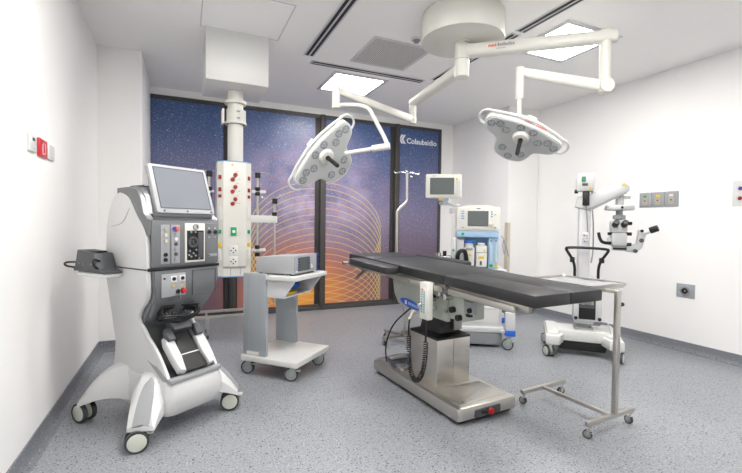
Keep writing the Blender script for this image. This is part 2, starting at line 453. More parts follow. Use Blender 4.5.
b = BM(); bx(b, -.32, .32, -.33, .33, -.002, 0); ob('lid', b, 'ceiling', t)

# ------------------------------------------------------------------ wall fittings
gang = thing('gas_outlet_plate', 'row of three grey gas outlets with green, yellow and white tags on white wall', 'gas outlet', (XR, 2.82, 1.555))
for k, (c, nm) in enumerate((('green', 'green tag'), ('yellow', 'yellow tag'), ('white', 'white tag'))):
    y = .135-.135*k
    b = BM(); bx(b, -.012, 0, y-.065, y+.065, -.08, .08, .004); o = ob('plate', b, 'grey_light', gang)
    b = BM(); prism(b, rrect(y-.03, y+.03, -.055, .055, .012), 'x', -.018, -.01); o2 = ob('outlet', b, 'taupe', gang)
    b = BM(); bx(b, -.02, -.016, y-.018, y+.018, .028, .05); ob('tag', b, c, o2, nm)
    b = BM(); cyl(b, (-.022, y, -.01), (-.016, y, -.01), .008, seg=12); ob('port', b, 'grey_dark', o2)
t = thing('wall_socket_plate', 'square steel plate with a round socket low on the white wall', 'wall socket', (XR, 2.527, .617))
b = BM(); bx(b, -.008, 0, -.085, .085, -.07, .07, .003); ob('plate', b, 'alu', t)
b = BM(); ring(b, (0, 0, 0), .03, .044, 0, .014, M=Matrix.Rotation(-PI/2, 4, 'Y') @ Matrix.Translation((0, 0, .006))); ob('collar', b, 'chrome', t)
b = BM(); cyl(b, (-.006, 0, 0), (-.014, 0, 0), .03, seg=20); ob('socket', b, 'black', t)
b = BM(); cyl(b, (-.012, 0, 0), (-.017, 0, 0), .012, seg=12); ob('pin', b, 'chrome', t)
t = thing('double_outlet', 'white wall plate with two round outlets beside the three gas outlets', 'power outlet', (XR, 2.09, 1.575))
b = BM(); bx(b, -.01, 0, -.07, .07, -.115, .115, .004); ob('plate', b, 'white', t)
for z in (.045, -.045):
    b = BM(); ring(b, (0, 0, 0), .03, .036, 0, .006, M=Matrix.Translation((-.009, 0, z)) @ Matrix.Rotation(-PI/2, 4, 'Y')); o = ob('outlet_ring', b, 'frame_white', t)
    b = BM(); cyl(b, (-.009, .008, z), (-.013, .008, z), .018, seg=16); ob('socket', b, 'purple' if z > 0 else 'dark_red', o)
t = thing('thermostat', 'white wall control with a small display beside the red plate', 'wall control', (XL, 2.77, 1.66))
b = BM(); bx(b, 0, .014, -.055, .055, -.045, .045, .004); ob('plate', b, 'white', t)
b = BM(); bx(b, .013, .016, -.018, .018, .012, .028); ob('display', b, 'grey_dark', t)
b = BM(); bx(b, .013, .015, .01, .04, -.012, .006); bx(b, .013, .015, -.01, .03, -.03, -.02); ob('buttons', b, 'frame_white', t)
t = thing('red_wall_plate', 'red wall plate with white markings on the left wall', 'wall plate', (XL, 2.945, 1.66))
b = BM(); bx(b, 0, .014, -.075, .075, -.05, .05, .004); ob('plate', b, 'red_plate', t)
b = BM(); bx(b, .013, .0155, -.025, .0, .02, .03); bx(b, .013, .0155, -.025, -.015, -.03, .03); bx(b, .013, .0155, -.025, .01, -.036, -.026); bx(b, .013, .0155, .03, .036, -.03, .03); ob('markings', b, 'white', t)
b = BM(); bx(b, 0, .012, -.062, .062, -.045, .045, .004); tag(ob('blank_plate', b, 'white'), 'blank white wall plate beside the red plate', 'wall plate').location = (XL, 3.115, 1.66)

# ------------------------------------------------------------------ casters
def caster(parent, x, y, ztop, r, rz=0, hub='caster_hub', tyre='rubber', body='caster_hub', twin=False, brake=False, w=.025):
    """part 'caster' (fork) with wheel and tyre as sub-parts, in the frame of its parent"""
    T = Matrix.Translation((x, y, 0)) @ Matrix.Rotation(R(rz), 4, 'Z')
    off = r*.35
    b = BM()
    cyl(b, (0, 0, ztop-.012), (0, 0, ztop), r*.45, seg=14)
    cyl(b, (0, 0, r*1.5), (0, 0, ztop), r*.22, seg=10)
    if twin:
        bx(b, -w*.55, w*.55, -r*.55+off, r*.6, r*.85, max(ztop-.012, r*1.6), r*.12)
    else:
        for s in (-1, 1):
            prism(b, [(-r*.45, r*1.95), (r*.5, r*1.95), (off+r*.28, r*.8), (off-r*.2, r*.8)], 'x', s*(w*.5+.004)-.003, s*(w*.5+.004)+.003)
        bx(b, -w*.5-.006, w*.5+.006, -r*.45, r*.5, r*1.85, r*2.05, .002)
    if brake: bx(b, -w*.7, w*.7, -r*1.0, -r*.3, r*1.45, r*1.65, .004)
    bmesh.ops.transform(b, matrix=T, verts=b.verts)
    o = ob('caster', b, body, parent)
    for s in ((-1, 1) if twin else (0,)):
        cx = s*(w*.5+w*.45)
        ww = w*.8 if twin else w
        b = BM(); ring(b, (0, 0, 0), r*.8, r, -ww/2, ww/2, 28, Matrix.Translation((cx, off, r)) @ Matrix.Rotation(PI/2, 4, 'Y'))
        bmesh.ops.transform(b, matrix=T, verts=b.verts); ob('tyre', b, tyre, o)
        b = BM(); cyl(b, (cx-ww/2-.002, off, r), (cx+ww/2+.002, off, r), r*.81, seg=28, bev=r*.06)
        if not twin: cyl(b, (cx-ww/2-.006, off, r), (cx+ww/2+.006, off, r), r*.18, seg=10)
        bmesh.ops.transform(b, matrix=T, verts=b.verts); ob('wheel', b, hub, o)
    return o
# ------------------------------------------------------------------ eye surgery console (left)
PH = thing('surgery_console', 'tall white and grey eye surgery console on casters with tilted touchscreen', 'surgery console', (-.121, 2.995, 0), 34)
def hw(z):                                   # half width of the body by height
    return .17 + .07*min(max((z-.6)/.3, 0), 1)
core = [(-.04, .33), (-.005, .5), (-.03, .6), (-.1, .68), (-.19, .765), (-.238, .84), (-.25, .9), (-.25, 1.262), (-.2, 1.3), (-.17, 1.4), (-.13, 1.445), (-.05, 1.46),
        (.06, 1.455), (.13, 1.41), (.17, 1.33), (.2, 1.2), (.205, .98), (.21, .76), (.22, .58), (.2, .33)]
def shaped(b):                               # narrow the waist
    for v in b.verts: v.co.x *= hw(v.co.z)/.24
b = BM(); prism(b, core, 'x', -.212, .212, .008); shaped(b); body = ob('body', b, 'grey_panel', PH)
shoulder = [(-.25, 1.17), (-.25, 1.262), (-.2, 1.3), (-.17, 1.39), (-.13, 1.437), (-.05, 1.455), (.08, 1.452), (.08, 1.4), (-.01, 1.4), (-.06, 1.37), (-.1, 1.32), (-.145, 1.26), (-.2, 1.21), (-.23, 1.17)]
b = BM(); prism(b, shoulder, 'x', -.238, .238, .006); ob('shoulder', b, 'grey_panel', PH)
side = [(-.31, .24), (-.345, .32), (-.3, .39), (-.21, .5), (-.105, .58), (-.05, .655), (-.1, .725), (-.19, .785), (-.238, .87), (-.24, .96), (-.236, 1.17), (-.2, 1.23), (-.145, 1.28), (-.1, 1.34), (-.06, 1.39), (-.01, 1.415),
        (.06, 1.43), (.12, 1.39), (.17, 1.31), (.2, 1.2), (.21, .98), (.225, .76), (.245, .6), (.24, .45), (.27, .3), (.29, .22)]
sp = [(p.x, p.y) for p in arc_pts([Vector((y, z, 0)) for y, z in side], 1, True)]
for s in (-1, 1):
    b = BM(); prism(b, sp, 'x', s*.212, s*.243, .01); shaped(b); o = ob('side_panel', b, 'shell', PH)
    b = BM(); bx(b, min(s*.2375, s*.2445), max(s*.2375, s*.2445), -.236, .207, .972, .98)
    ob('seam', b, 'grey_dark', o)
    b = BM(); tube(b, arc_pts([(s*.2435, .13, 1.22), (s*.2435, 0, 1.24), (s*.2435, -.07, 1.33)], 2), .0018, 5); ob('crease', b, 'grey_light', o)
b = BM(); bx(b, -.237, .237, -.256, -.12, .967, .985, .003); ob('shelf_joint', b, 'black', PH)
# upper fascia
def on_front(x0, x1, z0, z1, y=-.25, d=.01, bev=.002):
    b = BM(); bx(b, x0, x1, y-d, y+.004, z0, z1, bev); return b
ob('upper_fascia', on_front(-.222, .226, .99, 1.258, -.25, .008, .004), 'grey_panel', PH)
st = ob('connector_strip', on_front(-.17, -.115, 1.005, 1.235, -.257, .004), 'grey_light', PH)
for z, m_ in ((1.21, 'taupe'), (1.175, 'beige'), (1.14, 'beige'), (1.06, 'black'), (1.03, 'black')):
    b = BM(); cyl(b, (-.143, -.26, z), (-.143, -.27, z), .011, seg=12); ob('port', b, m_, st)
st = ob('connector_strip', on_front(-.105, -.05, 1.005, 1.235, -.257, .004), 'grey_light', PH)
b = BM(); cyl(b, (-.088, -.26, 1.212), (-.088, -.272, 1.212), .012, seg=12); ob('port', b, 'purple', st)
b = BM(); cyl(b, (-.068, -.26, 1.212), (-.068, -.272, 1.212), .012, seg=12); ob('port', b, 'orange', st)
for z, m_ in ((1.18, 'grey_light'), (1.15, 'white'), (1.12, 'grey_dark'), (1.09, 'grey_light'), (1.06, 'grey_dark'), (1.03, 'grey_light')):
    b = BM(); cyl(b, (-.077, -.26, z), (-.077, -.268, z), .0105, seg=12); ob('port', b, m_, st)
b = on_front(-.018, .122, 1.005, 1.245, -.257, .008, .004); bay = ob('cassette_bay', b, 'warmwhite', PH, 'cream cassette bay with dark mechanism')
ob('bay_recess', on_front(-.006, .11, 1.018, 1.2, -.265, .002, 0), 'black', bay)
b = BM(); ring(b, (0, 0, 0), .022, .034, 0, .012, 16, Matrix.Translation((.03, -.267, 1.13)) @ Matrix.Rotation(PI/2, 4, 'X')); cyl(b, (.03, -.267, 1.13), (.03, -.276, 1.13), .008, seg=10)
for k in range(6):
    a = k*PI/3; bx(b, -.003, .003, -.275, -.267, .01, .03, 0, Matrix.Translation((.03, 0, 1.13)) @ Matrix.Rotation(a, 4, 'Y'))
ob('pump_rotor', b, 'grey_dark', bay)
b = BM(); bx(b, .066, .1, -.274, -.266, 1.03, 1.19, .003); ob('cassette_door', b, 'grey_dark', bay)
b = BM()
for x, z in ((.005, 1.05), (.02, 1.04), (.035, 1.06), (.05, 1.045), (.01, 1.075), (.055, 1.08), (.085, 1.05), (.075, 1.03), (.05, 1.19), (.02, 1.19)): cyl(b, (x, -.266, z), (x, -.273, z), .006, seg=8)
ob_split('valve', b, 'print_grey', bay)
b = BM(); ring(b, (0, 0, 0), .011, .019, 0, .012, 16, Matrix.Translation((.052, -.264, 1.222)) @ Matrix.Rotation(PI/2, 4, 'X')); ob('latch', b, 'grey_light', bay)
rp = ob('right_panel', on_front(.13, .218, 1.0, 1.245, -.257, .005, .003), 'grey_panel', PH)
for x in (.152, .198):
    b = BM(); cyl(b, (x, -.262, 1.19), (x, -.272, 1.19), .012, seg=14); ob('knob', b, 'black', rp)
    b = BM(); bx(b, x-.006, x+.006, -.2635, -.262, 1.212, 1.217); bx(b, x-.003, x+.003, -.2635, -.262, 1.155, 1.16); ob_split('tick_mark', b, 'white', rp)
b = BM(); bx(b, .145, .212, -.2645, -.262, 1.033, 1.05, .001); lb = ob('maker_label', b, 'grey_light', rp)
b = BM(); cyl(b, (.151, -.2645, 1.0415), (.151, -.2655, 1.0415), .0055, seg=10); ob('maker_dot', b, 'navy', lb)
b = BM(); bx(b, .16, .207, -.2655, -.2645, 1.0385, 1.0445); ob('maker_print', b, 'print_grey', lb)
# lower fascia
b = BM(); prism(b, [(-.255, .965), (-.257, .9), (-.247, .83), (-.206, .75), (-.135, .672), (-.12, .69), (-.19, .77), (-.235, .84), (-.24, .965)], 'x', -.205, .226, .004); shaped(b); ob('lower_fascia', b, 'grey_panel', PH)
kp = ob('key_panel', on_front(-.165, -.01, .81, .945, -.2535, .006, .003), 'grey_light', PH)
b = BM(); cyl(b, (-.148, -.259, .92), (-.148, -.263, .92), .006, seg=10); ob('screw', b, 'black', kp)
for x in (-.09, -.035):
    b = BM(); bx(b, x-.02, x+.02, -.263, -.259, .893, .932, .003); o = ob('jack_plate', b, 'frame_white', kp)
    b = BM(); cyl(b, (x, -.262, .914), (x, -.268, .914), .011, seg=12); ob('jack', b, 'black', o)
    b = BM(); prism(b, [(x-.009, .867), (x+.009, .867), (x, .883)], 'y', -.2615, -.259); ob('warning_triangle', b, 'yellow', kp)
b = BM(); cyl(b, (-.063, -.258, .836), (-.063, -.268, .836), .014, seg=14); o = ob('key_switch', b, 'black', kp)
b = BM(); bx(b, -.065, -.061, -.285, -.267, .79, .842); ob('key', b, 'chrome', o)
b = BM(); cyl(b, (-.03, -.258, .838), (-.03, -.266, .838), .016, seg=16); o = ob('stop_base', b, 'black', kp)
b = BM(); cyl(b, (-.03, -.266, .838), (-.03, -.282, .838), .015, .013, seg=16, bev=.003); ob('stop_button', b, 'red', o)
b = BM()
for (x0, x1, z0, z1) in ((.035, .04, .8, .955), (.035, .205, .95, .955), (.035, .205, .8, .804), (.202, .206, .8, .955)): bx(b, x0, x1, -.2592, -.2555, z0, z1)
ob('drawer_outline', b, 'grey_dark', PH)
b = BM()
for k in range(12):
    x = -.12+.02*k + (.02 if k > 5 else 0); bx(b, x, x+.006, -.006, .001, -.02, .02, 0, Matrix.Translation((0, -.158, .695)) @ Matrix.Rotation(R(-42), 4, 'X'))
ob_split('vent_slot', b, 'grey_dark', PH)
# monitor, tilted back
T = frame_M((.02, -.205, 1.292), (1, 0, 0), (0, .34, .94))
def tilt(b): bmesh.ops.transform(b, matrix=T, verts=b.verts); return b
b = BM(); prism(b, rrect(-.195, .2, 0, .315, .02), 'z', 0, .035, .008); mon = ob('monitor', tilt(b), 'monitor_frame', PH)
b = BM(); prism(b, rrect(-.165, .172, .034, .29, .004), 'z', .033, .0365); ob('screen', tilt(b), 'screen', mon)
b = BM()
for (x0, x1, z0, z1) in ((-.169, .176, .29, .294), (-.169, .176, .03, .034), (-.169, -.165, .03, .294), (.172, .176, .03, .294)): bx(b, x0, x1, z0, z1, .033, .038)
ob('screen_gasket', tilt(b), 'grey_dark', mon)
b = BM()
for x in (-.15, .0, .17): cyl(b, (x, .014, .034), (x, .014, .039), .006, seg=10)
ob_split('button', tilt(b), 'grey_dark', mon)
b = BM(); bx(b, -.12, .13, -.05, .28, -.06, 0, .015); bx(b, -.18, -.12, .03, .12, -.05, .0, .006); ob('monitor_back', tilt(b), 'grey_light', mon)
b = BM(); bx(b, -.2, .2, -.235, .0, 1.27, 1.3, .01); bx(b, -.06, .1, -.18, -.02, 1.28, 1.46, .02); ob('monitor_mount', b, 'grey_dark', PH)
# things on top of the dome
b = BM(); cyl(b, (-.17, .02, 1.43), (-.17, .02, 1.458), .03, seg=18); bx(b, -.21, -.13, -.05, .06, 1.44, 1.455, .004); ob('top_clip', b, 'grey_light', PH)
b = BM(); bx(b, -.1, .1, .0, .15, 1.455, 1.475, .004); tube(b, [(-.12, .0, 1.47), (-.12, .14, 1.47), (.1, .14, 1.47), (.1, 0, 1.47)], .008, 6); ob('top_rail', b, 'grey_dark', PH)
# tub and base
b = BM()
rings = []
for z, x, yf, yb, r_ in ((.115, .15, -.31, .2, .04), (.13, .185, -.335, .24, .05), (.2, .195, -.365, .26, .05), (.27, .19, -.37, .25, .05), (.33, .18, -.345, .2, .04)):
    rings.append([(px_, py_, z) for px_, py_ in rrect(-x, x, yf, yb, r_)])
loft(b, rings); ob('base', b, 'shell', PH)
b = BM(); prism(b, [(-.355, .325), (-.345, .345), (-.32, .35), (-.05, .5), (-.03, .48), (-.3, .315)], 'x', -.15, -.175, .004); prism(b, [(-.355, .325), (-.345, .345), (-.32, .35), (-.05, .5), (-.03, .48), (-.3, .315)], 'x', .15, .175, .004)
bx(b, -.175, .175, -.362, -.32, .318, .352, .012); ob('cradle_rim', b, 'grey_light', PH)
b = BM(); prism(b, [(-.33, .325), (-.05, .34), (-.02, .5), (-.06, .47), (-.28, .34)], 'x', -.15, .15); ob('cradle_well', b, 'grey_dark', PH)
for sx in (-1, 1):
    for sy in (-1, 1):
        rings = []
        for k in range(9):
            q = k/8
            c = Vector((sx*(.1+.23*q), sy*(.12+.21*q), 0)); dirv = Vector((sx*.73, sy*.68, 0)); n_ = Vector((-dirv.y, dirv.x, 0))
            zt = .375-.225*q**2.3; zb = .15-.035*q+.03*math.sin(PI*q); wd = .12-.05*q
            rg = []
            for a_, z_ in ((-1, zb), (-1.0, zb+(zt-zb)*.55), (-.6, zt-(zt-zb)*.1), (0, zt), (.6, zt-(zt-zb)*.1), (1.0, zb+(zt-zb)*.55), (1, zb)):
                rg.append(c+n_*(wd*a_*(1 if z_ > zb else 1))+Vector((0, 0, z_)))
            rings.append(rg)
        b = BM(); loft(b, rings); lg = ob('leg', b, 'shell', PH)
        if sy < 0:
            rs = []                                  # grey insert along the ridge of the fender
            for k in range(7):
                q = .42+.58*k/6; c = Vector((sx*(.1+.23*q), sy*(.12+.21*q), 0)); dirv = Vector((sx*.73, sy*.68, 0)); n_ = Vector((-dirv.y, dirv.x, 0))
                zt = .375-.225*q**2.3; wd = (.12-.05*q)*(.12+.5*(k/6)**.6)
                up = Vector((dirv.x*.45, dirv.y*.45, 1)).normalized()*.005
                rs.append([c+n_*(wd*a_)+Vector((0, 0, zt-.012*abs(a_)))+up*u_ for a_, u_ in ((-1, -1.5), (-1, 1), (0, 1), (1, 1), (1, -1.5))])
            b = BM(); loft(b, rs); ob('fender_insert', b, 'grey_light', lg, 'grey fender insert')
        rzz = {(-1, -1): 60, (1, -1): 48, (-1, 1): 10, (1, 1): 120}[(sx, sy)]
        caster(PH, sx*.312, sy*.305, .13, .06, rzz, twin=True, brake=(sy < 0), w=.03)
# side tray arm
b = BM(); prism(b, rrect(-.38, -.225, .0, .3, .05), 'z', .925, .945, .006); cyl(b, (-.24, .05, .93), (-.24, .25, .93), .022); ob('side_tray', b, 'shell', PH)

# grey handset box lying on the side tray
t = thing('handset_dock', 'dark grey dock box with cable on the console side tray', 'handset dock', (0, 0, 0), 0)
t.matrix_world = PH.matrix_basis @ Matrix.Translation((-.305, .185, .946))
b = BM(); prism(b, [(-.19, 0), (.17, 0), (.165, .012), (.15, .022), (.115, .13), (-.08, .115), (-.125, .025), (-.19, .012)], 'x', -.055, .055, .006); ob('housing', b, 'grey_dark', t)
b = BM(); bx(b, -.03, .03, -.07, .09, .118, .128, .004); ob('slot', b, 'black', t)
b = BM(); tube(b, arc_pts([(-.05, -.12, .03), (-.09, -.16, .05), (-.08, -.13, .09), (-.03, -.1, .07)], 2), .006, 6); tube(b, arc_pts([(-.05, .15, .02), (-.09, .19, .03), (-.08, .22, .05), (-.03, .17, .05)], 2), .006, 6); ob_split('cable', b, 'black', t)
b = BM()
for y in (-.06, .02, .08): cyl(b, (-.054, y, .05), (-.059, y, .05), .006, seg=8)
ob_split('screw', b, 'grey_light', t)

# foot pedal parked in the cradle, its cable coiled above it
fp = thing('foot_pedal', 'grey and black foot pedal parked in the console cradle with coiled cable', 'foot pedal', (0, 0, 0), 0)
fp.matrix_world = PH.matrix_basis @ frame_M((.005, -.33, .352), (1, 0, 0), (0, .66, .75))
def pp(b): return b
b = BM(); prism(b, [(-.072, .0), (.072, .0), (.06, .09), (.056, .2), (.056, .27), (-.056, .27), (-.056, .2), (-.06, .09)], 'z', 0, .034, .006); ob('treadle', b, 'black', fp)
b = BM(); bx(b, -.06, .06, .105, .111, .032, .037); ob('tread_line', b, 'white', fp)
for s in (-1, 1):
    b = BM(); prism(b, [(s*.078, -.0), (s*.115, .01), (s*.125, .1), (s*.13, .2), (s*.118, .245), (s*.085, .25), (s*.068, .2), (s*.066, .1)], 'z', -.01, .05, .014); ob('side_wing', b, 'frame_white', fp)
    b = BM(); prism(b, [(s*.07, .2), (s*.115, .2), (s*.125, .25), (s*.11, .285), (s*.075, .28)], 'z', .03, .075, .012); ob('side_switch', b, 'grey_dark', fp)
b = BM(); prism(b, [(-.062, .255), (.062, .255), (.066, .31), (.05, .36), (-.05, .36), (-.066, .31)], 'z', .01, .08, .014); ob('heel_cup', b, 'grey_dark', fp)
b = BM(); pts = []
for k in range(110):
    a = 2*PI*k/22; rr = 1+.08*math.sin(k*1.7)
    pts.append((-.03+.125*rr*math.cos(a), .335+.05*rr*math.sin(a), .12+.02*math.sin(a*.5+k*.3)+.0004*k))
tube(b, pts, .0075, 6); ob('cable', b, 'black', fp)

# ------------------------------------------------------------------ low steel frame by the window
t = thing('low_steel_frame', 'low steel bar frame on small casters in front of the printed window', 'steel frame', (.09, 4.75, 0))
b = BM(); bx(b, -.02, .72, -.015, .015, .225, .255, .003); ob('front_bar', b, 'steel', t)
b = BM(); bx(b, -.02, .72, .285, .315, .225, .255, .003); bx(b, -.02, .01, 0, .3, .225, .255); bx(b, .69, .72, 0, .3, .225, .255); ob('rear_frame', b, 'steel', t)
for x, y in ((.15, 0), (.6, 0), (.15, .3), (.6, .3)):
    b = BM(); bx(b, x-.012, x+.012, y-.012, y+.012, .05, .23, .002); ob('leg', b, 'steel', t)
    caster(t, x, y, .055, .022, 0, hub='grey_dark', tyre='rubber', body='steel_dark', w=.014)
# ------------------------------------------------------------------ ceiling supply pendant
PX = .018
PD = thing('supply_pendant', 'white ceiling supply column with gas and power outlets beside the console', 'supply pendant', (.43, 4.11, ZC))
def PZ(z): return z-ZC
b = BM(); bx(b, -.255, .27, -.28, .27, PZ(2.47), 0, .004); ob('ceiling_shroud', b, 'white', PD)
b = BM(); cyl(b, (PX, 0, PZ(2.47)), (PX, 0, PZ(1.8)), .07, seg=28); ob('pole', b, 'warmwhite', PD)
b = BM(); cyl(b, (PX, 0, PZ(2.38)), (PX, 0, PZ(2.352)), .098, seg=28, bev=.004); ob('collar', b, 'warmwhite', PD)
b = BM(); cyl(b, (PX, 0, PZ(2.3)), (PX, 0, PZ(2.165)), .084, seg=28); cyl(b, (PX, 0, PZ(2.185)), (PX, 0, PZ(2.165)), .1, seg=28, bev=.004)
for s in (-1, 1): bx(b, s*.095-.008, s*.095+.008, -.05, .05, PZ(2.29), PZ(2.165), .003)
o = ob('brake_collar', b, 'warmwhite', PD)
b = BM()
for z in (2.275, 2.215): bx(b, .02, .05, -.092, -.07, PZ(z)-.006, PZ(z)+.006, .002)
ob_split('clip', b, 'grey_light', o)
hx = [(-.1, -.155), (.095, -.155), (.148, -.1), (.148, .1), (.095, .16), (-.1, .16), (-.15, .1), (-.15, -.1)]
b = BM(); prism(b, hx, 'z', PZ(.845), PZ(1.8), .003); hd = ob('service_head', b, 'warmwhite', PD)
b = BM(); prism(b, [(x*1.01, y*1.01) for x, y in hx], 'z', PZ(1.8), PZ(1.808)); prism(b, [(x*1.01, y*1.01) for x, y in hx], 'z', PZ(.758), PZ(.768)); ob_split('edge_strip', b, 'mid_blue', hd)
b = BM(); prism(b, [(x*.99, y*.99) for x, y in hx], 'z', PZ(.768), PZ(.845)); ob('lower_cover', b, 'warmwhite', PD)
b = BM(); bx(b, -.1, .095, -.161, -.15, PZ(.84), PZ(.86), .002); ob('drip_edge', b, 'grey_light', hd)
b = BM(); bx(b, -.04, -.034, -.157, -.15, PZ(.775), PZ(.84)); bx(b, .045, .051, -.157, -.15, PZ(.775), PZ(.84)); ob_split('joint_line', b, 'taupe', hd)
b = BM(); prism(b, [(-.036, PZ(1.765)), (-.012, PZ(1.765)), (-.024, PZ(1.787))], 'y', -.157, -.154); ob('warning_triangle', b, 'yellow', hd)
for k, z in enumerate((1.665, 1.555, 1.445)):
    for dx_, dz_ in ((.012, .02), (-.012, -.022)):
        b = BM(); cyl(b, (dx_-.01, -.155, PZ(z)+dz_), (dx_-.01, -.178, PZ(z)+dz_), .019, .017, seg=16, bev=.003); g = ob('gas_outlet', b, 'outlet_red', hd, 'red gas outlet')
        b = BM(); cyl(b, (dx_-.01, -.178, PZ(z)+dz_), (dx_-.01, -.182, PZ(z)+dz_), .009, seg=10); ob('nozzle', b, 'dark_red', g)
    b = BM(); bx(b, .022, .045, -.157, -.154, PZ(z)-.02, PZ(z)-.016); bx(b, .01, .03, -.157, -.154, PZ(z)+.048, PZ(z)+.052); ob('outlet_print', b, 'print_grey', hd)
b = BM(); bx(b, -.05, .02, -.158, -.15, PZ(1.125), PZ(1.22), .003); pl = ob('oxygen_plate', b, 'white', hd)
b = BM(); bx(b, -.038, .014, -.166, -.157, PZ(1.133), PZ(1.212), .003); g = ob('oxygen_outlet', b, 'green', pl, 'green outlet')
b = BM(); cyl(b, (-.012, -.166, PZ(1.172)), (-.012, -.174, PZ(1.172)), .014, seg=12); ob('oxygen_port', b, 'white', hd)
for z in (1.0, .9):
    b = BM(); bx(b, -.055, .025, -.162, -.153, PZ(z)-.045, PZ(z)+.045, .003); pl = ob('power_plate', b, 'white', hd)
    b = BM()
    for x, dz_ in ((-.035, .0), (.005, .0), (-.015, .02), (-.015, -.018)): cyl(b, (x, -.162, PZ(z)+dz_), (x, -.165, PZ(z)+dz_), .007, seg=8)
    ob_split('socket', b, 'grey_dark', pl)
# outlets on the two bevelled flanks
for s, nx in ((-1, -.125), (1, .122)):
    A = frame_M((nx, -.126, PZ(1.3)), (.7, .7 if s > 0 else -.7, 0), (0, 0, 1))
    for z, m_, hgt in ((.36, 'dark_red', .018), (.25, 'dark_red', .018), (.19, 'dark_red', .014), (.04, 'white', .06), (-.13, 'green', .018), (-.25, 'yellow', .02), (-.34, 'white', .05)):
        b = BM(); bx(b, -.015, .015, -hgt, hgt, -.004, .01, .003, A @ Matrix.Translation((0, z, 0))); ob('flank_outlet', b, m_, hd)
# accessory rails and hanging rods
b = BM(); bx(b, .17, .3, -.012, .012, PZ(1.538), PZ(1.566), .003); ob('short_rail', b, 'white', PD)
b = BM(); bx(b, .15, .41, -.015, .015, PZ(1.255), PZ(1.325), .004); ob('long_rail', b, 'white', PD)
b = BM(); bx(b, .17, .3, -.012, .012, PZ(.98), PZ(1.006), .003); ob('short_rail', b, 'white', PD)
b = BM(); bx(b, -.32, -.17, -.012, .012, PZ(1.53), PZ(1.55), .003); ob('short_rail', b, 'white', PD)
b = BM(); bx(b, -.34, -.17, -.02, .02, PZ(1.24), PZ(1.32), .004); ob('long_rail', b, 'white', PD)
def rod(x, z0, z1, clamps, hooks=True):
    b = BM(); cyl(b, (x, 0, PZ(z0)), (x, 0, PZ(z1)), .012, seg=10); o = ob('hanging_rod', b, 'steel', PD)
    b = BM()
    for z in clamps: cyl(b, (x, 0, PZ(z)-.018), (x, 0, PZ(z)+.018), .024, seg=12)
    cyl(b, (x, -.01, PZ(z1)-.03), (x, -.01, PZ(z1)+.02), .026, seg=12); ob_split('clamp', b, 'black', o)
    if hooks:
        b = BM()
        for s in (-1, 1): tube(b, arc_pts([(x, 0, PZ(z1)+.015), (x+s*.06, 0, PZ(z1)+.03), (x+s*.11, 0, PZ(z1)+.015), (x+s*.125, 0, PZ(z1)+.04)], 2), .004, 6)
        ob('bag_hook', b, 'chrome', o)
rod(.222, .93, 1.71, (1.575, 1.53, 1.02, .95)); rod(.385, .47, 1.47, (1.34,)); rod(-.21, 1.24, 1.7, (1.56, 1.5))

# ------------------------------------------------------------------ equipment trolley and the unit on it
CT = thing('equipment_trolley', 'white trolley with two grey uprights and four grey casters carrying a monitor unit', 'trolley', (.775, 3.51, 0), 43.5)
b = BM(); prism(b, rrect(-.225, .315, -.275, .268, .012), 'z', .12, .165, .005); ob('base_plate', b, 'white', CT)
b = BM(); bx(b, -.2, -.165, .03, .258, .165, .842, .006); o = ob('upright', b, 'alu', CT)
b = BM(); bx(b, -.2015, -.1985, .1, .22, .17, .2); ob('rating_label', b, 'white', o)
b = BM()
for y in (.09, .2): bx(b, -.202, -.2, y-.002, y+.002, .21, .825)
ob('groove', b, 'grey_light', o)
b = BM(); bx(b, .27, .305, .045, .268, .165, .8, .006); ob('upright', b, 'alu', CT)
b = BM(); prism(b, [(-.215, -.245), (.315, -.245), (.315, .268), (-.164, .268), (-.164, .024), (-.215, .024)], 'z', .795, .832, .005); ob('top_shelf', b, 'white', CT)
b = BM()
pr = [(-.235, .795), (.15, .795), (.15, .655), (-.13, .655)]
for x0, x1 in ((-.185, -.178), (.228, .235)): prism(b, pr, 'x', x0, x1)
bx(b, -.185, .235, -.13, .15, .652, .66); bx(b, -.185, .235, .143, .15, .66, .795); ob('under_shelf_bin', b, 'frame_white', CT)
for x, y, a in ((-.17, -.215, 20), (.26, -.215, 45), (-.17, .21, 10), (.26, .21, 60)):
    caster(CT, x, y, .12, .055, a, hub='grey_light', tyre='rubber', body='caster_grey', w=.026, brake=True)
b = BM(); prism(b, rrect(-.13, .06, -.1, .04, .02), 'z', .66, .685, .008); o = tag(ob('yellow_packet', b, 'yellow'), 'yellow packet in the bin under the trolley shelf', 'packet'); o.matrix_world = CT.matrix_basis
b = BM(); prism(b, rrect(-.05, .19, -.05, .1, .03), 'z', .686, .735, .012); bx(b, .05, .12, .02, .06, .735, .75, .004); o = tag(ob('blue_packet', b, 'blue'), 'blue packet in the bin under the trolley shelf', 'packet'); o.matrix_world = CT.matrix_basis
DV = thing('monitor_unit', 'light grey tabletop unit with small dark screen and blue side strip on trolley', 'medical device', (0, 0, 0))
DV.matrix_world = CT.matrix_basis @ Matrix.Translation((0, 0, .833))
b = BM(); prism(b, [(-.2, .012), (-.205, .165), (.16, .138), (.16, .012)], 'x', -.16, .215, .006); ob('case', b, 'monitor_frame', DV)
b = BM()
for x in (-.135, .19):
    for y in (-.17, .13): cyl(b, (x, y, 0), (x, y, .014), .014, seg=10)
ob_split('foot', b, 'rubber', DV)
b = BM(); prism(b, rrect(-.158, .19, .016, .16, .008), 'y', -.214, -.202, .002); fr = ob('front_panel', b, 'grey_light', DV)
b = BM(); bx(b, -.1, .05, -.217, -.212, .035, .145); ob('screen', b, 'screen_dark', fr)
for x0, x1 in ((-.116, -.098), (.048, .064)):
    for k in range(5):
        b = BM(); bx(b, x0, x1, -.22, -.213, .038+.022*k, .054+.022*k, .002); ob('soft_key', b, 'navy', fr)
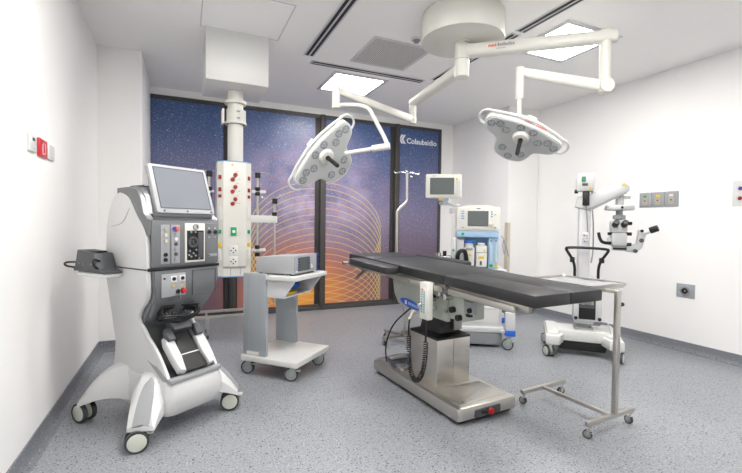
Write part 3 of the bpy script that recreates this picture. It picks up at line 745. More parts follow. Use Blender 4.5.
b = BM(); bx(b, .18, .218, -.218, -.17, .012, .163, .004); o = ob('side_strip', b, 'navy', DV, 'dark blue connector strip')
b = BM()
for z in (.045, .09, .13): cyl(b, (.199, -.218, z), (.199, -.223, z), .008, seg=10)
ob_split('connector', b, 'black', o)
b = BM(); cyl(b, (-.138, -.213, .035), (-.138, -.22, .035), .007, seg=10); bx(b, .09, .105, -.217, -.213, .045, .08); bx(b, .11, .118, -.217, -.213, .05, .06); ob('switch', b, 'white', fr)

# ------------------------------------------------------------------ operating table
TB = thing('operating_table', 'steel operating table with black cushions on a rectangular steel base', 'operating table', (1.763, 2.659, 0), 4)
SL = .031
def zt(y): return .92 + (y+1.17)*SL            # the top is tipped slightly towards the foot end
def tip(b, z0=.92):
    for v in b.verts: v.co.z += zt(v.co.y)-z0
    return b
# base
b = BM()
prof = [(-.545, .03), (-.55, .075), (-.54, .105), (-.52, .112), (.27, .112), (.36, .15), (.42, .155), (.5, .125), (.545, .105), (.55, .08), (.545, .03)]
rings = []
for x, k in ((-.25, .0), (-.247, .5), (-.235, .9), (-.215, 1), (.215, 1), (.235, .9), (.247, .5), (.25, 0)):
    rings.append([(x, y*(1-.012*(1-k)), .03+(z-.03)*(.82+.18*k) if z > .06 else z) for y, z in prof])
loft(b, rings); bs = ob('base', b, 'steel', TB)
b = BM(); bx(b, -.225, .225, -.52, .52, .004, .032, .004); ob('base_skirt', b, 'black', TB)
b = BM(); bx(b, -.12, .1, -.556, -.53, .035, .085, .006); fp2 = ob('foot_panel', b, 'grey_dark', TB)
b = BM(); cyl(b, (.005, -.556, .06), (.005, -.578, .06), .02, seg=16, bev=.003); ob('stop_button', b, 'red', fp2)
b = BM(); cyl(b, (-.06, -.556, .06), (-.06, -.562, .06), .009, seg=10); cyl(b, (-.04, -.556, .06), (-.04, -.566, .06), .007, seg=10); ob_split('socket', b, 'black', fp2)
b = BM(); bx(b, -.2, .2, -.5, -.235, .111, .1145, .001); ob('base_cover', b, 'steel', bs)
b = BM(); bx(b, -.16, .0, .34, .46, -.012, .004, .002, Matrix.Translation((-.03, 0, .159)) @ Matrix.Translation((0, .4, 0)) @ Matrix.Rotation(R(-8), 4, 'X') @ Matrix.Translation((0, -.4, 0))); ob('keypad', b, 'monitor_frame', bs)
b = BM(); bx(b, -.2, -.1, .19, .3, .105, .135, .01); ob('cable_boss', b, 'steel', bs)
b = BM(); prism(b, [(.26, .113), (.355, .154), (.42, .159), (.5, .129), (.535, .112), (.535, .1), (.26, .1)], 'x', -.218, .218, .004); ob('pedal_cover', b, 'slate', bs, 'dark grey sloping cover')
# column
b = BM(); bx(b, -.152, .147, -.195, .14, .108, .445, .004); ob('column', b, 'steel', TB)
b = BM(); bx(b, -.0055, -.0035, -.197, -.19, .11, .44); ob('column_seam', b, 'steel_dark', TB)
b = BM(); loft(b, [[(x, y, z) for x, y in rrect(-h1, h1-.005, -.2+d, .145-d, .012)] for z, h1, d in ((.44, .156, 0), (.456, .156, 0), (.475, .1, .05), (.56, .09, .07))]); ob('bellows', b, 'black', TB)
b = BM(); cyl(b, (.08, -.12, .45), (.08, -.12, .66), .024); cyl(b, (.03, .05, .45), (.03, .05, .66), .03); bx(b, .02, .09, -.17, -.08, .49, .64, .004); ob('lift_post', b, 'steel_dark', TB)
b = BM(); tube(b, arc_pts([(-.05, -.05, .46), (-.09, -.12, .52), (-.04, -.16, .58), (.02, -.1, .63)], 2), .012, 8); bx(b, -.09, -.0, -.14, -.05, .5, .63, .01); ob('hoses', b, 'black', TB)
# mechanism under the top
b = BM(); prism(b, [(.5, .86), (.5, .84), (.36, .81), (.33, .7), (.27, .63), (-.02, .585), (-.22, .62), (-.22, .86)], 'x', -.19, .19, .02); ob('back_housing', b, 'table_green', TB)
b = BM(); bx(b, -.235, -.06, -.56, -.2, .655, .82, .012); bx(b, -.15, .15, -.3, -.1, .66, .82, .01); bx(b, -.25, -.22, -.42, -.24, .63, .84, .006); ob('tilt_block', b, 'table_green', TB)
b = BM()
for y, z in ((-.3, .7), (-.42, .7), (-.35, .8), (-.27, .79)): cyl(b, (-.25, y, z), (-.262, y, z), .014, seg=10)
ob_split('bolt', b, 'chrome', TB)
b = BM(); cyl(b, (-.25, -.33, .775), (-.38, -.33, .745), .01, seg=10); cyl(b, (-.38, -.33, .745), (-.41, -.33, .738), .014, seg=10); cyl(b, (-.24, -.45, .8), (-.3, -.45, .8), .022, seg=12); ob('release_lever', b, 'chrome', TB)
b = BM()
for y, z in ((-.29, .765), (-.47, .72), (-.53, .68)): cyl(b, (-.235, y, z), (-.262, y, z), .02, seg=12)
ob_split('knob', b, 'black', TB)
b = BM(); bx(b, -.26, -.2, -.46, -.38, .78, .87, .006); bx(b, -.27, -.24, -.35, -.31, .82, .86, .004); ob_split('hinge', b, 'grey_light', TB)
b = BM(); bx(b, -.235, -.195, -.64, -.56, .715, .79, .006); ob('clamp_bracket', b, 'grey_light', TB)
b = BM(); bx(b, -.232, -.205, -.612, -.575, .695, .73, .004); cyl(b, (-.236, -.62, .74), (-.25, -.62, .74), .016, seg=12); ob('clamp_screw', b, 'black', TB)
lab = BM()
ell = [(.09+.135*math.cos(2*PI*k/28), .655+.03*math.sin(2*PI*k/28)+.1*.135*math.cos(2*PI*k/28)) for k in range(28)]
prism(lab, ell, 'x', -.197, -.189); lb = ob('maker_oval', lab, 'blue_label', TB, 'blue oval maker label')
b = BM(); bx(b, -.199, -.196, .13, .155, .645, .675); ob('oval_mark', b, 'logo_white', lb)
b = BM()
for k in range(8):
    y = .11-.024*k; zc_ = .655+.1*(y-.09); bx(b, -.1985, -.196, y-.017, y, zc_-.009, zc_+.011)
ob('oval_print', b, 'pale_print', lb)
# frame and rails
b = BM()
for s in (-1, 1):
    x = -.06+s*.24
    bx(b, x-.012, x+.012, -1.12, -.52, .825, .862, .003); bx(b, x-.012, x+.012, -.47, .88, .825, .862, .003)
bx(b, -.28, .17, -1.1, .88, .84, .858); ob('top_frame', tip(b), 'steel_dark', TB)
for s in (-1, 1):
    x = -.06+s*.27
    b = BM(); bx(b, x-.006, x+.006, -1.05, -.53, .812, .846, .002); bx(b, x-.006, x+.006, -.46, .3, .812, .846, .002); bx(b, x-.006, x+.006, .36, .86, .812, .846, .002)
    for y in (-.98, -.6, -.4, .2, .5, .8): cyl(b, (x, y, .829), (x-s*.04, y, .829), .008, seg=8)
    ob('side_rail', tip(b), 'steel', TB)
# cushions
def cushion(x0, x1, y0, y1, z1=.92, th=.062):
    b = BM(); n = max(2, int((y1-y0)/.2)); bx(b, x0, x1, y0, y1, z1-th, z1, .008, seg=2); ob('cushion', tip(b), 'cushion', TB)
cushion(-.325, -.064, -1.165, -.472); cushion(-.061, .195, -1.165, -.472)
cushion(-.325, .215, -.466, .5); cushion(-.315, .215, .506, .92)
for s, y0, y1 in ((-1, -.06, .56), (1, .03, .72)):
    c = -.06+s*.375
    b = BM(); prism(b, rrect(c-.068, c+.068, y0, y1, .06, 6), 'z', .872, .922, .012); ob('armrest_cushion', tip(b), 'cushion', TB)
    b = BM(); bx(b, c-.055, c+.055, y0+.04, y1-.04, .858, .872, .002); bx(b, min(c, c-s*.12), max(c, c-s*.12), y1-.2, y1-.15, .83, .858, .003); ob('armrest_board', tip(b), 'steel_dark', TB)
b = BM(); bx(b, -.37, -.3, .76, .84, .83, .87, .006); cyl(b, (-.36, .5, .83), (-.45, .45, .79), .01, seg=8); cyl(b, (-.45, .45, .79), (-.43, .52, .76), .014, seg=8); cyl(b, (-.38, .8, .85), (-.43, .8, .85), .014, seg=10); ob_split('rail_clamp', tip(b), 'steel_dark', TB)

# hand control hooked on the side rail, coiled lead down to the base
HC = thing('hand_control', 'white hand control hooked on the table rail with a black coiled lead', 'remote control', (0, 0, 0))
HC.matrix_world = TB.matrix_basis @ Matrix.Translation((-.36, -.345, 0))
b = BM(); bx(b, -.022, .022, -.045, .045, .645, .885, .008); ob('case', b, 'warmwhite', HC)
b = BM(); bx(b, -.025, -.021, -.028, .03, .67, .85, .001); kp = ob('keypad', b, 'white', HC)
b = BM()
for k in range(9):
    for y in (-.012, .014): bx(b, -.027, -.0245, y-.007, y+.007, .69+.016*k, .7+.016*k)
ob_split('key', b, 'teal_print', kp)
b = BM(); bx(b, -.027, -.0245, .0, .02, .832, .843); ob('stop_key', b, 'orange', kp)
b = BM(); bx(b, .018, .05, -.03, .03, .84, .885, .004); ob('rail_hook', b, 'grey_light', HC)
def path_len(pts, n):
    pts = [Vector(p) for p in pts]; L_ = [0]
    for a, c in zip(pts, pts[1:]): L_.append(L_[-1]+(c-a).length)
    out = []
    for k in range(n):
        d = L_[-1]*k/(n-1); i = max(j for j in range(len(L_)) if L_[j] <= d+1e-9); i = min(i, len(pts)-2)
        f = (d-L_[i])/max(L_[i+1]-L_[i], 1e-9); out.append(pts[i].lerp(pts[i+1], f))
    return out
U = arc_pts([(0, 0, .5), (-.0, .0, .4), (-.01, .02, .27), (-.02, .08, .21), (-.02, .15, .27), (-.02, .165, .4), (-.02, .165, .5)], 3)
cl = path_len(U, 640)
b = BM(); hel = []
for k, p in enumerate(cl):
    q = cl[min(k+1, 639)]-cl[max(k-1, 0)]; q.normalize(); n1_ = q.cross(Vector((1, 0, 0))); n1_.normalize(); n2_ = q.cross(n1_); a = 2*PI*k/15
    hel.append(p+(n1_*math.cos(a)+n2_*math.sin(a))*.0135)
tube(b, hel, .0036, 5); tube(b, [(0, 0, .63), (0, 0, .56), (0, 0, .5)], .007, 6); tube(b, arc_pts([(-.02, .165, .5), (-.02, .17, .56), (.0, .19, .61), (.06, .23, .64)], 2), .007, 6); ob('coiled_lead', b, 'black', HC)
b = BM(); tube(b, arc_pts([(.12, .36, .64), (.05, .5, .5), (.06, .62, .3), (.1, .66, .155)], 3), .006, 6); o = tag(ob('power_cable', b, 'black'), 'thin black cable hanging from the table to its base', 'cable'); o.matrix_world = HC.matrix_basis
b = BM(); cyl(b, (.0, .19, .6), (.06, .23, .65), .013, seg=10); ob('lead_plug', b, 'beige', HC)
# ------------------------------------------------------------------ ceiling surgical lights
LX, LY = 2.03, 2.78
SG = thing('surgical_light', 'white ceiling mount with two jointed arms and two surgical lamp heads', 'surgical light', (0, 0, 0))
b = BM(); cyl(b, (LX, LY, 2.71), (LX, LY, ZC), .325, seg=56, bev=.006); ob('ceiling_canopy', b, 'warmwhite', SG)
b = BM(); cyl(b, (LX, LY, 2.715), (LX, LY, 2.695), .072, seg=24); cyl(b, (LX, LY, 2.7), (LX, LY, 2.43), .058, seg=24, bev=.004); ob('spindle', b, 'warmwhite', SG)
b = BM(); cyl(b, (LX, LY, 2.568), (LX, LY, 2.572), .0588, seg=24); ob('spindle_joint', b, 'grey_light', SG)
def flat_arm(b, p0, p1, w0, h0, w1=None, h1=None):
    p0, p1 = Vector(p0), Vector(p1); d = (p1-p0).normalized(); sd = d.cross(Vector((0, 0, 1))).normalized(); up = sd.cross(d)
    rings = []
    for p, w_, h_ in ((p0, w0, h0), (p1, w1 or w0, h1 or h0)):
        rings.append([p+sd*(x*w_)+up*(z*h_) for x, z in rrect(-.5, .5, -.5, .5, .3, 3)])
    return loft(b, rings)
# long arm towards the right-hand head
A2 = Vector((2.82, 2.12, 2.641)); S2 = Vector((LX, LY, 2.635))
d2 = (A2-S2).normalized()
b = BM(); flat_arm(b, S2+d2*.03, A2+d2*.06, .11, .1, .09, .085); arm2 = ob('horizontal_arm', b, 'warmwhite', SG)
b = BM(); cyl(b, A2+d2*.05, A2+d2*.075, .045, seg=20, bev=.006); ob('end_cap', b, 'frame_white', arm2)
sd = Vector((d2.y, -d2.x, 0))   # side of the arm that faces the room
if sd.dot(-FW) < 0: sd = -sd
xdir = d2 if d2.dot(RT) > 0 else -d2
mid = S2+d2*.2+sd*.0565+Vector((0, 0, -.006))
TM = frame_M(mid, xdir, (0, 0, 1))
text_mesh('arm_print', 'med', .034, TM, 'orange', arm2, bold=.0008)
b = BM()
for k in range(9): bx(b, .07+.014*k, .08+.014*k, .0, .018+.008*((k*5) % 3 == 0), 0, .0008, 0, TM)
for k in range(6): bx(b, .06+.012*k, .068+.012*k, -.02, -.014, 0, .0008, 0, TM)
ob('arm_print_grey', b, 'print_grey', arm2)
b = BM(); cyl(b, A2+Vector((0, 0, .05)), A2+Vector((0, 0, -.31)), .04, seg=20); cyl(b, A2+Vector((0, 0, -.31)), A2+Vector((0, 0, -.405)), .052, .046, seg=20, bev=.004); ob('drop_tube', b, 'warmwhite', SG)
B2 = A2+Vector((0, 0, -.36)); E2 = Vector((2.277, 2.402, 2.393))
b = BM(); d_ = (E2-B2).normalized(); flat_arm(b, B2, E2, .06, .085, .05, .065); cyl(b, B2-d_.cross(Vector((0, 0, 1))).normalized()*.05, B2+d_.cross(Vector((0, 0, 1))).normalized()*.05, .05, seg=20); sp2 = ob('spring_arm', b, 'warmwhite', SG)
b = BM(); cyl(b, E2+Vector((0, 0, .035)), E2+Vector((0, 0, -.2)), .03, seg=16, bev=.006); ob('head_joint', b, 'warmwhite', SG)
b = BM(); cyl(b, E2+Vector((0, 0, -.19)), E2+Vector((-.0, 0, -.4)), .016, seg=12); ob('head_stem', b, 'warmwhite', SG)
# short arm towards the left-hand head
A1 = Vector((2.012, 3.522, 2.42)); S1 = Vector((LX, LY, 2.5)); d1 = (A1-S1).normalized()
b = BM(); flat_arm(b, S1, A1, .1, .085, .08, .07); sph(b, A1, .04); arm1 = ob('horizontal_arm', b, 'warmwhite', SG)
b = BM(); cyl(b, A1+Vector((0, 0, .02)), A1+Vector((0, 0, -.2)), .034, seg=16, bev=.004); ob('drop_tube', b, 'warmwhite', SG)
B1 = A1+Vector((0, 0, -.16)); E1 = Vector((1.148, 3.284, 2.353))
b = BM(); flat_arm(b, B1, E1, .05, .075, .045, .06); sph(b, B1, .04); ob('spring_arm', b, 'warmwhite', SG)
D1 = (E1-Vector((0, 0, EYE))).dot(FW)
b = BM(); cyl(b, E1+Vector((0, 0, .03)), E1+Vector((0, 0, -.15)), .034, seg=16, bev=.005); ob('head_joint', b, 'warmwhite', SG)
yk = arc_pts([at_depth(333, 106, D1), at_depth(345, 104.5, D1), at_depth(368, 106, D1-.05), at_depth(374, 118, D1-.08), at_depth(387, 142, D1-.1), at_depth(387, 148, D1-.1)], 2)
b = BM(); tube(b, yk, .017, 10); ob('yoke', b, 'warmwhite', SG)
hub_a, hub_b = at_depth(390, 146, D1-.1), at_depth(372, 149, D1-.1)
b = BM(); cyl(b, hub_a, hub_b, .028, seg=16, bev=.004); cyl(b, hub_b, at_depth(345, 153.5, D1-.1), .017, seg=12); ob('swivel', b, 'warmwhite', SG)

def lamp_head(origin, u, n, K):
    """head in its own u (wing), v, n (light direction) frame; third lobe towards -v"""
    n = n.normalized(); u = (u-n*u.dot(n)).normalized(); v = n.cross(u)
    M_ = Matrix(((u.x, v.x, n.x, origin.x), (u.y, v.y, n.y, origin.y), (u.z, v.z, n.z, origin.z), (0, 0, 0, 1)))
    out = [(-.4, .03), (-.38, .11), (-.24, .14), (-.1, .165), (.1, .165), (.24, .14), (.38, .11), (.4, .03), (.37, -.06), (.27, -.1), (.2, -.13), (.19, -.22), (.15, -.31), (.05, -.345), (-.05, -.345), (-.15, -.31), (-.19, -.22), (-.2, -.13), (-.27, -.1), (-.37, -.06)]
    op = [(p.x, p.y) for p in arc_pts([Vector((a, c, 0)) for a, c in out], 2, True)]
    M_ = M_ @ Matrix.Scale(K, 4)
    def X(b): bmesh.ops.transform(b, matrix=M_, verts=b.verts); return b
    b = BM(); loft(b, [[(x*k, y*k-(1-k)*.05, z) for x, y in op] for z, k in ((-.105, .82), (-.095, .93), (-.065, 1.0), (-.012, 1.0), (-.004, .985))]); hd = ob('lamp_head', X(b), 'white', SG)
    b = BM(); loft(b, [[(x*k, y*k-(1-k)*.05, z) for x, y in op] for z, k in ((-.004, .94), (.003, .93))]); ob('lamp_face', X(b), 'head_face', hd)
    leds = [(-.33, .03), (-.25, .06), (-.17, .02), (.33, .03), (.25, .06), (.17, .02), (-.1, -.2), (.1, -.2), (0, -.28), (-.06, .11), (.07, .11)]
    for x, y in leds:
        b = BM(); cyl(b, (x, y, .002), (x, y, .006), .042, seg=20); l_ = ob('led_lens', X(b), 'led_lens', hd)
        b = BM()
        for k in range(3):
            a = 2*PI*k/3+x*9; cyl(b, (x+.017*math.cos(a), y+.017*math.sin(a), .006), (x+.017*math.cos(a), y+.017*math.sin(a), .008), .011, seg=8)
        ob('led_cluster', X(b), 'led_core', hd)
    b = BM(); cyl(b, (0, 0, .002), (0, 0, .035), .085, .065, seg=28, bev=.006); ob('hub', X(b), 'warmwhite', hd)
    b = BM(); cyl(b, (0, 0, .035), (0, 0, .06), .024, seg=14); cyl(b, (0, 0, .06), (0, 0, .24), .021, .018, seg=14, bev=.004)
    for k in range(6):
        a = k*PI/3; bx(b, .014, .02, -.004, .004,   .07, .23, 0, Matrix.Rotation(a, 4, 'Z'))
    ob('handle', X(b), 'black', hd)
    # tubular grip: along the straight back edge and looped at both ends
    b = BM()
    for s in (-1, 1): tube(b, arc_pts([(s*.3, .13, -.045), (s*.42, .13, -.05), (s*.47, .06, -.05), (s*.455, -.03, -.05), (s*.38, -.055, -.045), (s*.33, -.04, -.04)], 2), .012, 8)
    tube(b, arc_pts([(-.4, .12, -.05), (-.25, .165, -.05), (0, .2, -.055), (.25, .165, -.05), (.4, .12, -.05)], 2), .013, 8); ob('grip_rail', X(b), 'white', hd)
    b = BM(); sph(b, (0, 0, -.07), .09, (1, 1, .45), 20); bx(b, -.045, .045, .02, .2, -.11, -.07, .012); ob('back_boss', X(b), 'white', hd)
    return hd, M_
n1v = camvec(.73*.75, -.68*.75, .66); u1v = camvec(.61, .79, 0)
O1 = at_depth(326, 156.5, D1-.1)
h1, M1 = lamp_head(O1, u1v, n1v, .8)
n2v = camvec(-.40*.86, -.92*.86, .5); u2v = camvec(.93, -.37, 0)
D2 = (E2-Vector((0, 0, EYE))).dot(FW)
O2 = at_depth(521, 137.5, D2-.02)
h2, M2 = lamp_head(O2, u2v, n2v, .74)
# maker print along the rim of the right-hand head
def rim_print():
    Mx = M2 @ Matrix.Translation((.03, .168, -.036)) @ Matrix(((1, 0, 0, 0), (0, 0, 1, 0), (0, -1, 0, 0), (0, 0, 0, 1)))
    return Mx
RM = rim_print()
b = BM()
for k in range(3): bx(b, -.09+.016*k, -.078+.016*k, -.008, .008, 0, .0015, 0, RM)
for k in range(6): bx(b, .03+.018*k, .044+.018*k, -.008, .008, 0, .0015, 0, RM)
ob('rim_print', b, 'orange', h2)
b = BM()
for k in range(5): bx(b, -.04+.013*k, -.03+.013*k, -.005, .005, 0, .0015, 0, RM)
ob('rim_print_grey', b, 'print_grey', h2)

# ------------------------------------------------------------------ drip stand
IV = thing('drip_stand', 'steel drip stand with cranked pole and hooks behind the operating table', 'drip stand', (2.15, 3.88, 0))
b = BM(); tube(b, arc_pts([(0, 0, .09), (0, 0, .5), (0, 0, .62), (-.105, 0, .76), (-.105, 0, .85), (-.105, 0, 1.36), (-.105, 0, 1.4), (.006, 0, 1.49), (.008, 0, 1.55), (.006, 0, 1.8)], 2), .0145, 10); ob('pole', b, 'steel', IV)
b = BM()
for s in (-1, 1): tube(b, arc_pts([(.006, 0, 1.79), (.006+s*.06, 0, 1.81), (.006+s*.14, 0, 1.785), (.006+s*.155, 0, 1.81)], 2), .006, 8)
sph(b, (.006, 0, 1.81), .016); sph(b, (.06, 0, 1.76), .014); ob('hooks', b, 'chrome', IV)
b = BM(); cyl(b, (0, 0, .06), (0, 0, .13), .035, seg=16); ob('hub', b, 'steel_dark', IV)
for k in range(5):
    a = R(187+72*k); c_, s_ = math.cos(a), math.sin(a)
    b = BM(); bx(b, 0, .27, -.014, .014, .065, .095, .004, Matrix.Rotation(a, 4, 'Z')); o = ob('foot', b, 'steel_dark', IV)
    caster(IV, .25*c_, .25*s_, .068, .027, 30*k, hub='grey_light', tyre='rubber', body='steel_dark', w=.016)

# ------------------------------------------------------------------ anaesthesia machine
AN = thing('anaesthesia_machine', 'white and pale blue anaesthesia machine with grey screen and vaporizers by the pillar', 'anaesthesia machine', (2.885, 3.653, 0), -32)
b = BM(); bx(b, -.2, .23, -.02, .28, .2, 1.19, .008); ob('back_column', b, 'frame_white', AN)
b = BM(); prism(b, rrect(-.215, .235, 1.2, 1.445, .02), 'y', -.16, -.02, .008); prism(b, [(-.19, 1.44), (.21, 1.44), (.12, 1.465), (-.1, 1.465)], 'y', -.14, -.03, .004); sc_ = ob('ventilator_screen', b, 'warmwhite', AN)
b = BM(); bx(b, -.1, .112, -.164, -.158, 1.245, 1.405); ob('screen', b, 'screen_dark', sc_)
b = BM(); bx(b, -.1, .112, -.165, -.158, 1.225, 1.24); ob('softkey_row', b, 'frame_white', sc_)
for z in (1.395, 1.37, 1.345, 1.32, 1.225):
    b = BM(); bx(b, -.165, -.135, -.163, -.158, z, z+.012); ob('key', b, 'mid_blue', sc_)
for x, z, m_ in ((.135, 1.39, 'mid_blue'), (.135, 1.365, 'mid_blue'), (.135, 1.34, 'mid_blue'), (.17, 1.36, 'yellow'), (.172, 1.225, 'mid_blue')):
    b = BM(); bx(b, x, x+.02, -.163, -.158, z, z+.014); ob('key', b, m_, sc_)
b = BM(); cyl(b, (.15, -.158, 1.262), (.15, -.185, 1.262), .02, seg=18, bev=.004); ob('dial', b, 'beige', sc_)
b = BM(); bx(b, -.01, .03, -.162, -.158, 1.425, 1.434); ob('maker_print', b, 'navy', sc_)
b = BM(); bx(b, -.205, .225, -.15, .0, 1.13, 1.195, .004); sh = ob('blue_shelf', b, 'light_blue', AN)
b = BM(); cyl(b, (-.145, -.15, 1.163), (-.145, -.154, 1.163), .016, seg=16); ob('round_badge', b, 'green', sh)
b = BM(); bx(b, -.115, .125, -.03, .0, .8, 1.13); ob('blue_backboard', b, 'mid_blue', AN)
b = BM(); bx(b, .125, .225, -.12, .0, .8, 1.13, .004); fb = ob('flow_block', b, 'light_blue', AN)
for x in (.15, .2):
    b = BM(); cyl(b, (x, -.125, .88), (x, -.125, 1.06), .016, seg=14); g = ob('flow_tube', b, 'flow_glass', AN)
    b = BM(); cyl(b, (x, -.12, .835), (x, -.15, .835), .017, seg=14); ob('flow_knob', b, 'green' if x < .17 else 'yellow', fb)
    b = BM(); cyl(b, (x, -.12, 1.095), (x, -.126, 1.095), .012, seg=12); ob('gauge', b, 'print_grey', fb)
b = BM(); bx(b, -.125, -.02, -.14, -.035, .83, 1.02, .012); cyl(b, (-.075, -.09, 1.02), (-.075, -.09, 1.065), .045, seg=24); v1 = ob('vaporizer', b, 'warmwhite', AN, 'cream vaporizer with blue lid')
b = BM(); cyl(b, (-.075, -.09, 1.065), (-.075, -.09, 1.092), .05, seg=24, bev=.004); ob('lid', b, 'blue', v1)
b = BM(); bx(b, -.08, -.055, -.144, -.138, .93, .95); ob('warning_label', b, 'yellow', v1)
b = BM(); bx(b, -.115, -.04, -.146, -.138, .99, 1.02, .004); ob('scale_window', b, 'grey_light', v1)
b = BM(); bx(b, -.005, .11, -.14, -.035, .82, 1.04, .01); bx(b, .02, .09, -.1, -.04, 1.04, 1.07, .006); v2 = ob('vaporizer', b, 'white', AN, 'white vaporizer with yellow labels')
b = BM(); bx(b, .07, .09, -.144, -.138, .985, 1.0); bx(b, .02, .075, -.144, -.138, .905, .93); ob_split('warning_label', b, 'yellow', v2)
b = BM(); bx(b, .035, .055, -.144, -.138, .84, .88); bx(b, -.005, .11, -.1425, -.138, .97, .974); ob('filler_slot', b, 'grey_dark', v2)
b = BM(); bx(b, -.26, -.215, -.16, -.05, .86, 1.12, .006); bx(b, -.2, -.13, -.13, -.04, .82, 1.1, .006); cv = ob('absorber_column', b, 'frame_white', AN)
b = BM(); cyl(b, (-.24, -.16, .99), (-.24, -.17, .99), .012, seg=12); ob('green_valve', b, 'green', cv)
b = BM(); tube(b, arc_pts([(-.2, -.2, .85), (-.2, -.22, .98), (-.12, -.2, 1.0), (-.1, -.16, .85)], 3), .022, 10); bx(b, -.44, -.26, -.2, -.1, .87, .93, .01); cyl(b, (-.33, -.15, .93), (-.33, -.15, .98), .02); ob('breathing_hose', b, 'black', AN)
b = BM(); bx(b, -.46, -.27, -.22, -.21, .9, .93, .003); cyl(b, (-.4, -.2, .93), (-.4, -.2, .965), .03, seg=14); ob('manifold', b, 'chrome', AN)
b = BM(); bx(b, -.3, .3, -.22, .3, .76, .8, .008); ob('worktop', b, 'frame_white', AN)
b = BM(); bx(b, -.24, .26, -.2, .3, .2, .76, .006); ob('cabinet', b, 'frame_white', AN)
for z0, z1 in ((.25, .42), (.43, .58), (.59, .74)):
    b = BM(); bx(b, -.2, .225, -.215, -.195, z0, z1, .005); o = ob('drawer', b, 'white', AN)
    b = BM(); bx(b, -.18, .205, -.222, -.212, z1-.03, z1-.012, .002); ob('handle', b, 'frame_white', o)
b = BM(); bx(b, -.3, .28, -.26, .32, .16, .21, .008); ob('foot_plate', b, 'frame_white', AN)
b = BM(); bx(b, -.28, .26, -.24, .3, .03, .16, .006); ob('plinth', b, 'print_grey', AN)
for sx in (-1, 1):
    for y in (-.29, .3):
        x = sx*.325
        b = BM(); bx(b, x-.045, x+.045, y-.035, y+.035, .2, .38 if y < 0 else .25, .006); bx(b, min(x, x-sx*.09), max(x, x-sx*.09), y-.02, y+.02, .17, .2, .004); lg = ob('leg', b, 'frame_white', AN)
        b = BM(); bx(b, x-.05, x+.05, y-.04, y+.04, .145, .205, .006); ob('bumper', b, 'blue', lg, 'blue bumper')
        caster(AN, x, y-.01, .148, .058, 70 if sx > 0 else 40, hub='grey_light', tyre='rubber', body='caster_grey', w=.03, brake=True)
b = BM(); tube(b, [(-.18, -.02, 1.47), (-.26, -.04, 1.47), (-.31, -.04, 1.49)], .012, 8); bx(b, -.28, -.22, -.03, .02, 1.38, 1.44, .006); ob('monitor_arm', b, 'frame_white', AN)
b = BM(); tube(b, arc_pts([(.27, -.02, 1.15), (.3, -.04, 1.1), (.31, -.04, 1.0), (.3, -.05, .93), (.28, -.03, 1.05), (.3, -.02, 1.12), (.32, -.05, 1.02), (.34, -.06, .93)], 3), .006, 6); ob('hanging_cables', b, 'print_grey', AN)
PM = thing('patient_monitor', 'cream patient monitor on an arm beside the anaesthesia machine screen', 'patient monitor', (0, 0, 0))
PM.matrix_world = AN.matrix_basis @ Matrix.Translation((-.35, -.12, 1.485))
b = BM(); prism(b, rrect(-.19, .185, .055, .305, .018), 'y', -.05, .05, .01); cs = ob('case', b, 'warmwhite', PM)
b = BM(); bx(b, -.145, .105, -.054, -.048, .09, .265); ob('screen', b, 'screen_dark', cs)
b = BM()
for k in range(7):
    for x in (.125, .15): bx(b, x, x+.018, -.054, -.048, .1+.02*k, .113+.02*k)
ob_split('key', b, 'frame_white', cs)
b = BM(); bx(b, .122, .142, -.056, -.05, .242, .26); ob('alarm_key', b, 'yellow', cs)
b = BM(); bx(b, -.12, -.09, -.054, -.049, .28, .287); ob('maker_print', b, 'print_grey', cs)
b = BM(); bx(b, -.06, .05, -.04, .03, .02, .055, .006); cyl(b, (0, 0, -.02), (0, 0, .03), .04, seg=16); bx(b, -.05, .05, -.035, .035, -.01, .012, .004); mt = ob('mount', b, 'grey_light', PM)
b = BM(); bx(b, .02, .05, -.043, -.036, .03, .05); ob('blue_tag', b, 'mid_blue', mt)
b = BM(); bx(b, -.05, -.01, -.043, -.036, .04, .055); ob('yellow_tag', b, 'yellow', mt)

# ------------------------------------------------------------------ surgical microscope
MI = thing('surgical_microscope', 'white floor-stand surgical microscope with boom arm and black handle loop', 'microscope', (3.624, 2.916, 0), -44.6)
b = BM()
for s in (-1, 1):
    prism(b, [(s*.33, -.3), (s*.21, -.3), (s*.165, -.16), (s*.165, .16), (s*.21, .3), (s*.33, .3)], 'z', .12, .21, .012)
    prism(b, [(s*.32, -.24), (s*.22, -.24), (s*.18, -.1), (s*.18, .16), (s*.22, .28), (s*.32, .28)], 'z', .2, .235, .014)
bx(b, -.22, .22, -.16, .16, .14, .245, .012); ob('base', b, 'white', MI)
b = BM(); prism(b, [(-.2, .05), (.2, .05), (.23, .14), (-.23, .14)], 'y', -.15, .15, .006); ob('base_skirt', b, 'black', MI)
for sx in (-1, 1):
    for sy in (-1, 1): caster(MI, sx*.29, sy*.25-.02, .125, .052, {-1: 30, 1: -20}[sx], twin=True, hub='caster_hub', tyre='grey_dark', body='caster_hub', w=.026)
b = BM(); bx(b, -.035, .085, -.05, .07, .24, .4, .012); bx(b, -.06, .11, -.07, .09, .24, .26, .006); ob('post_foot', b, 'grey_light', MI)
b = BM(); bx(b, -.045, .06, -.05, .06, .4, 1.56, .02); co = ob('column', b, 'frame_white', MI)
b = BM(); bx(b, -.01, .045, -.054, -.048, 1.09, 1.2, .002); pn = ob('status_panel', b, 'frame_white', co)
for x, z, m_ in ((.005, 1.17, 'blue'), (.03, 1.17, 'print_grey'), (.0, 1.14, 'yellow'), (.03, 1.14, 'print_grey'), (.01, 1.11, 'blue'), (.03, 1.11, 'print_grey')):
    b = BM(); cyl(b, (x, -.054, z), (x, -.058, z), .007, seg=10); ob('indicator', b, m_, pn)
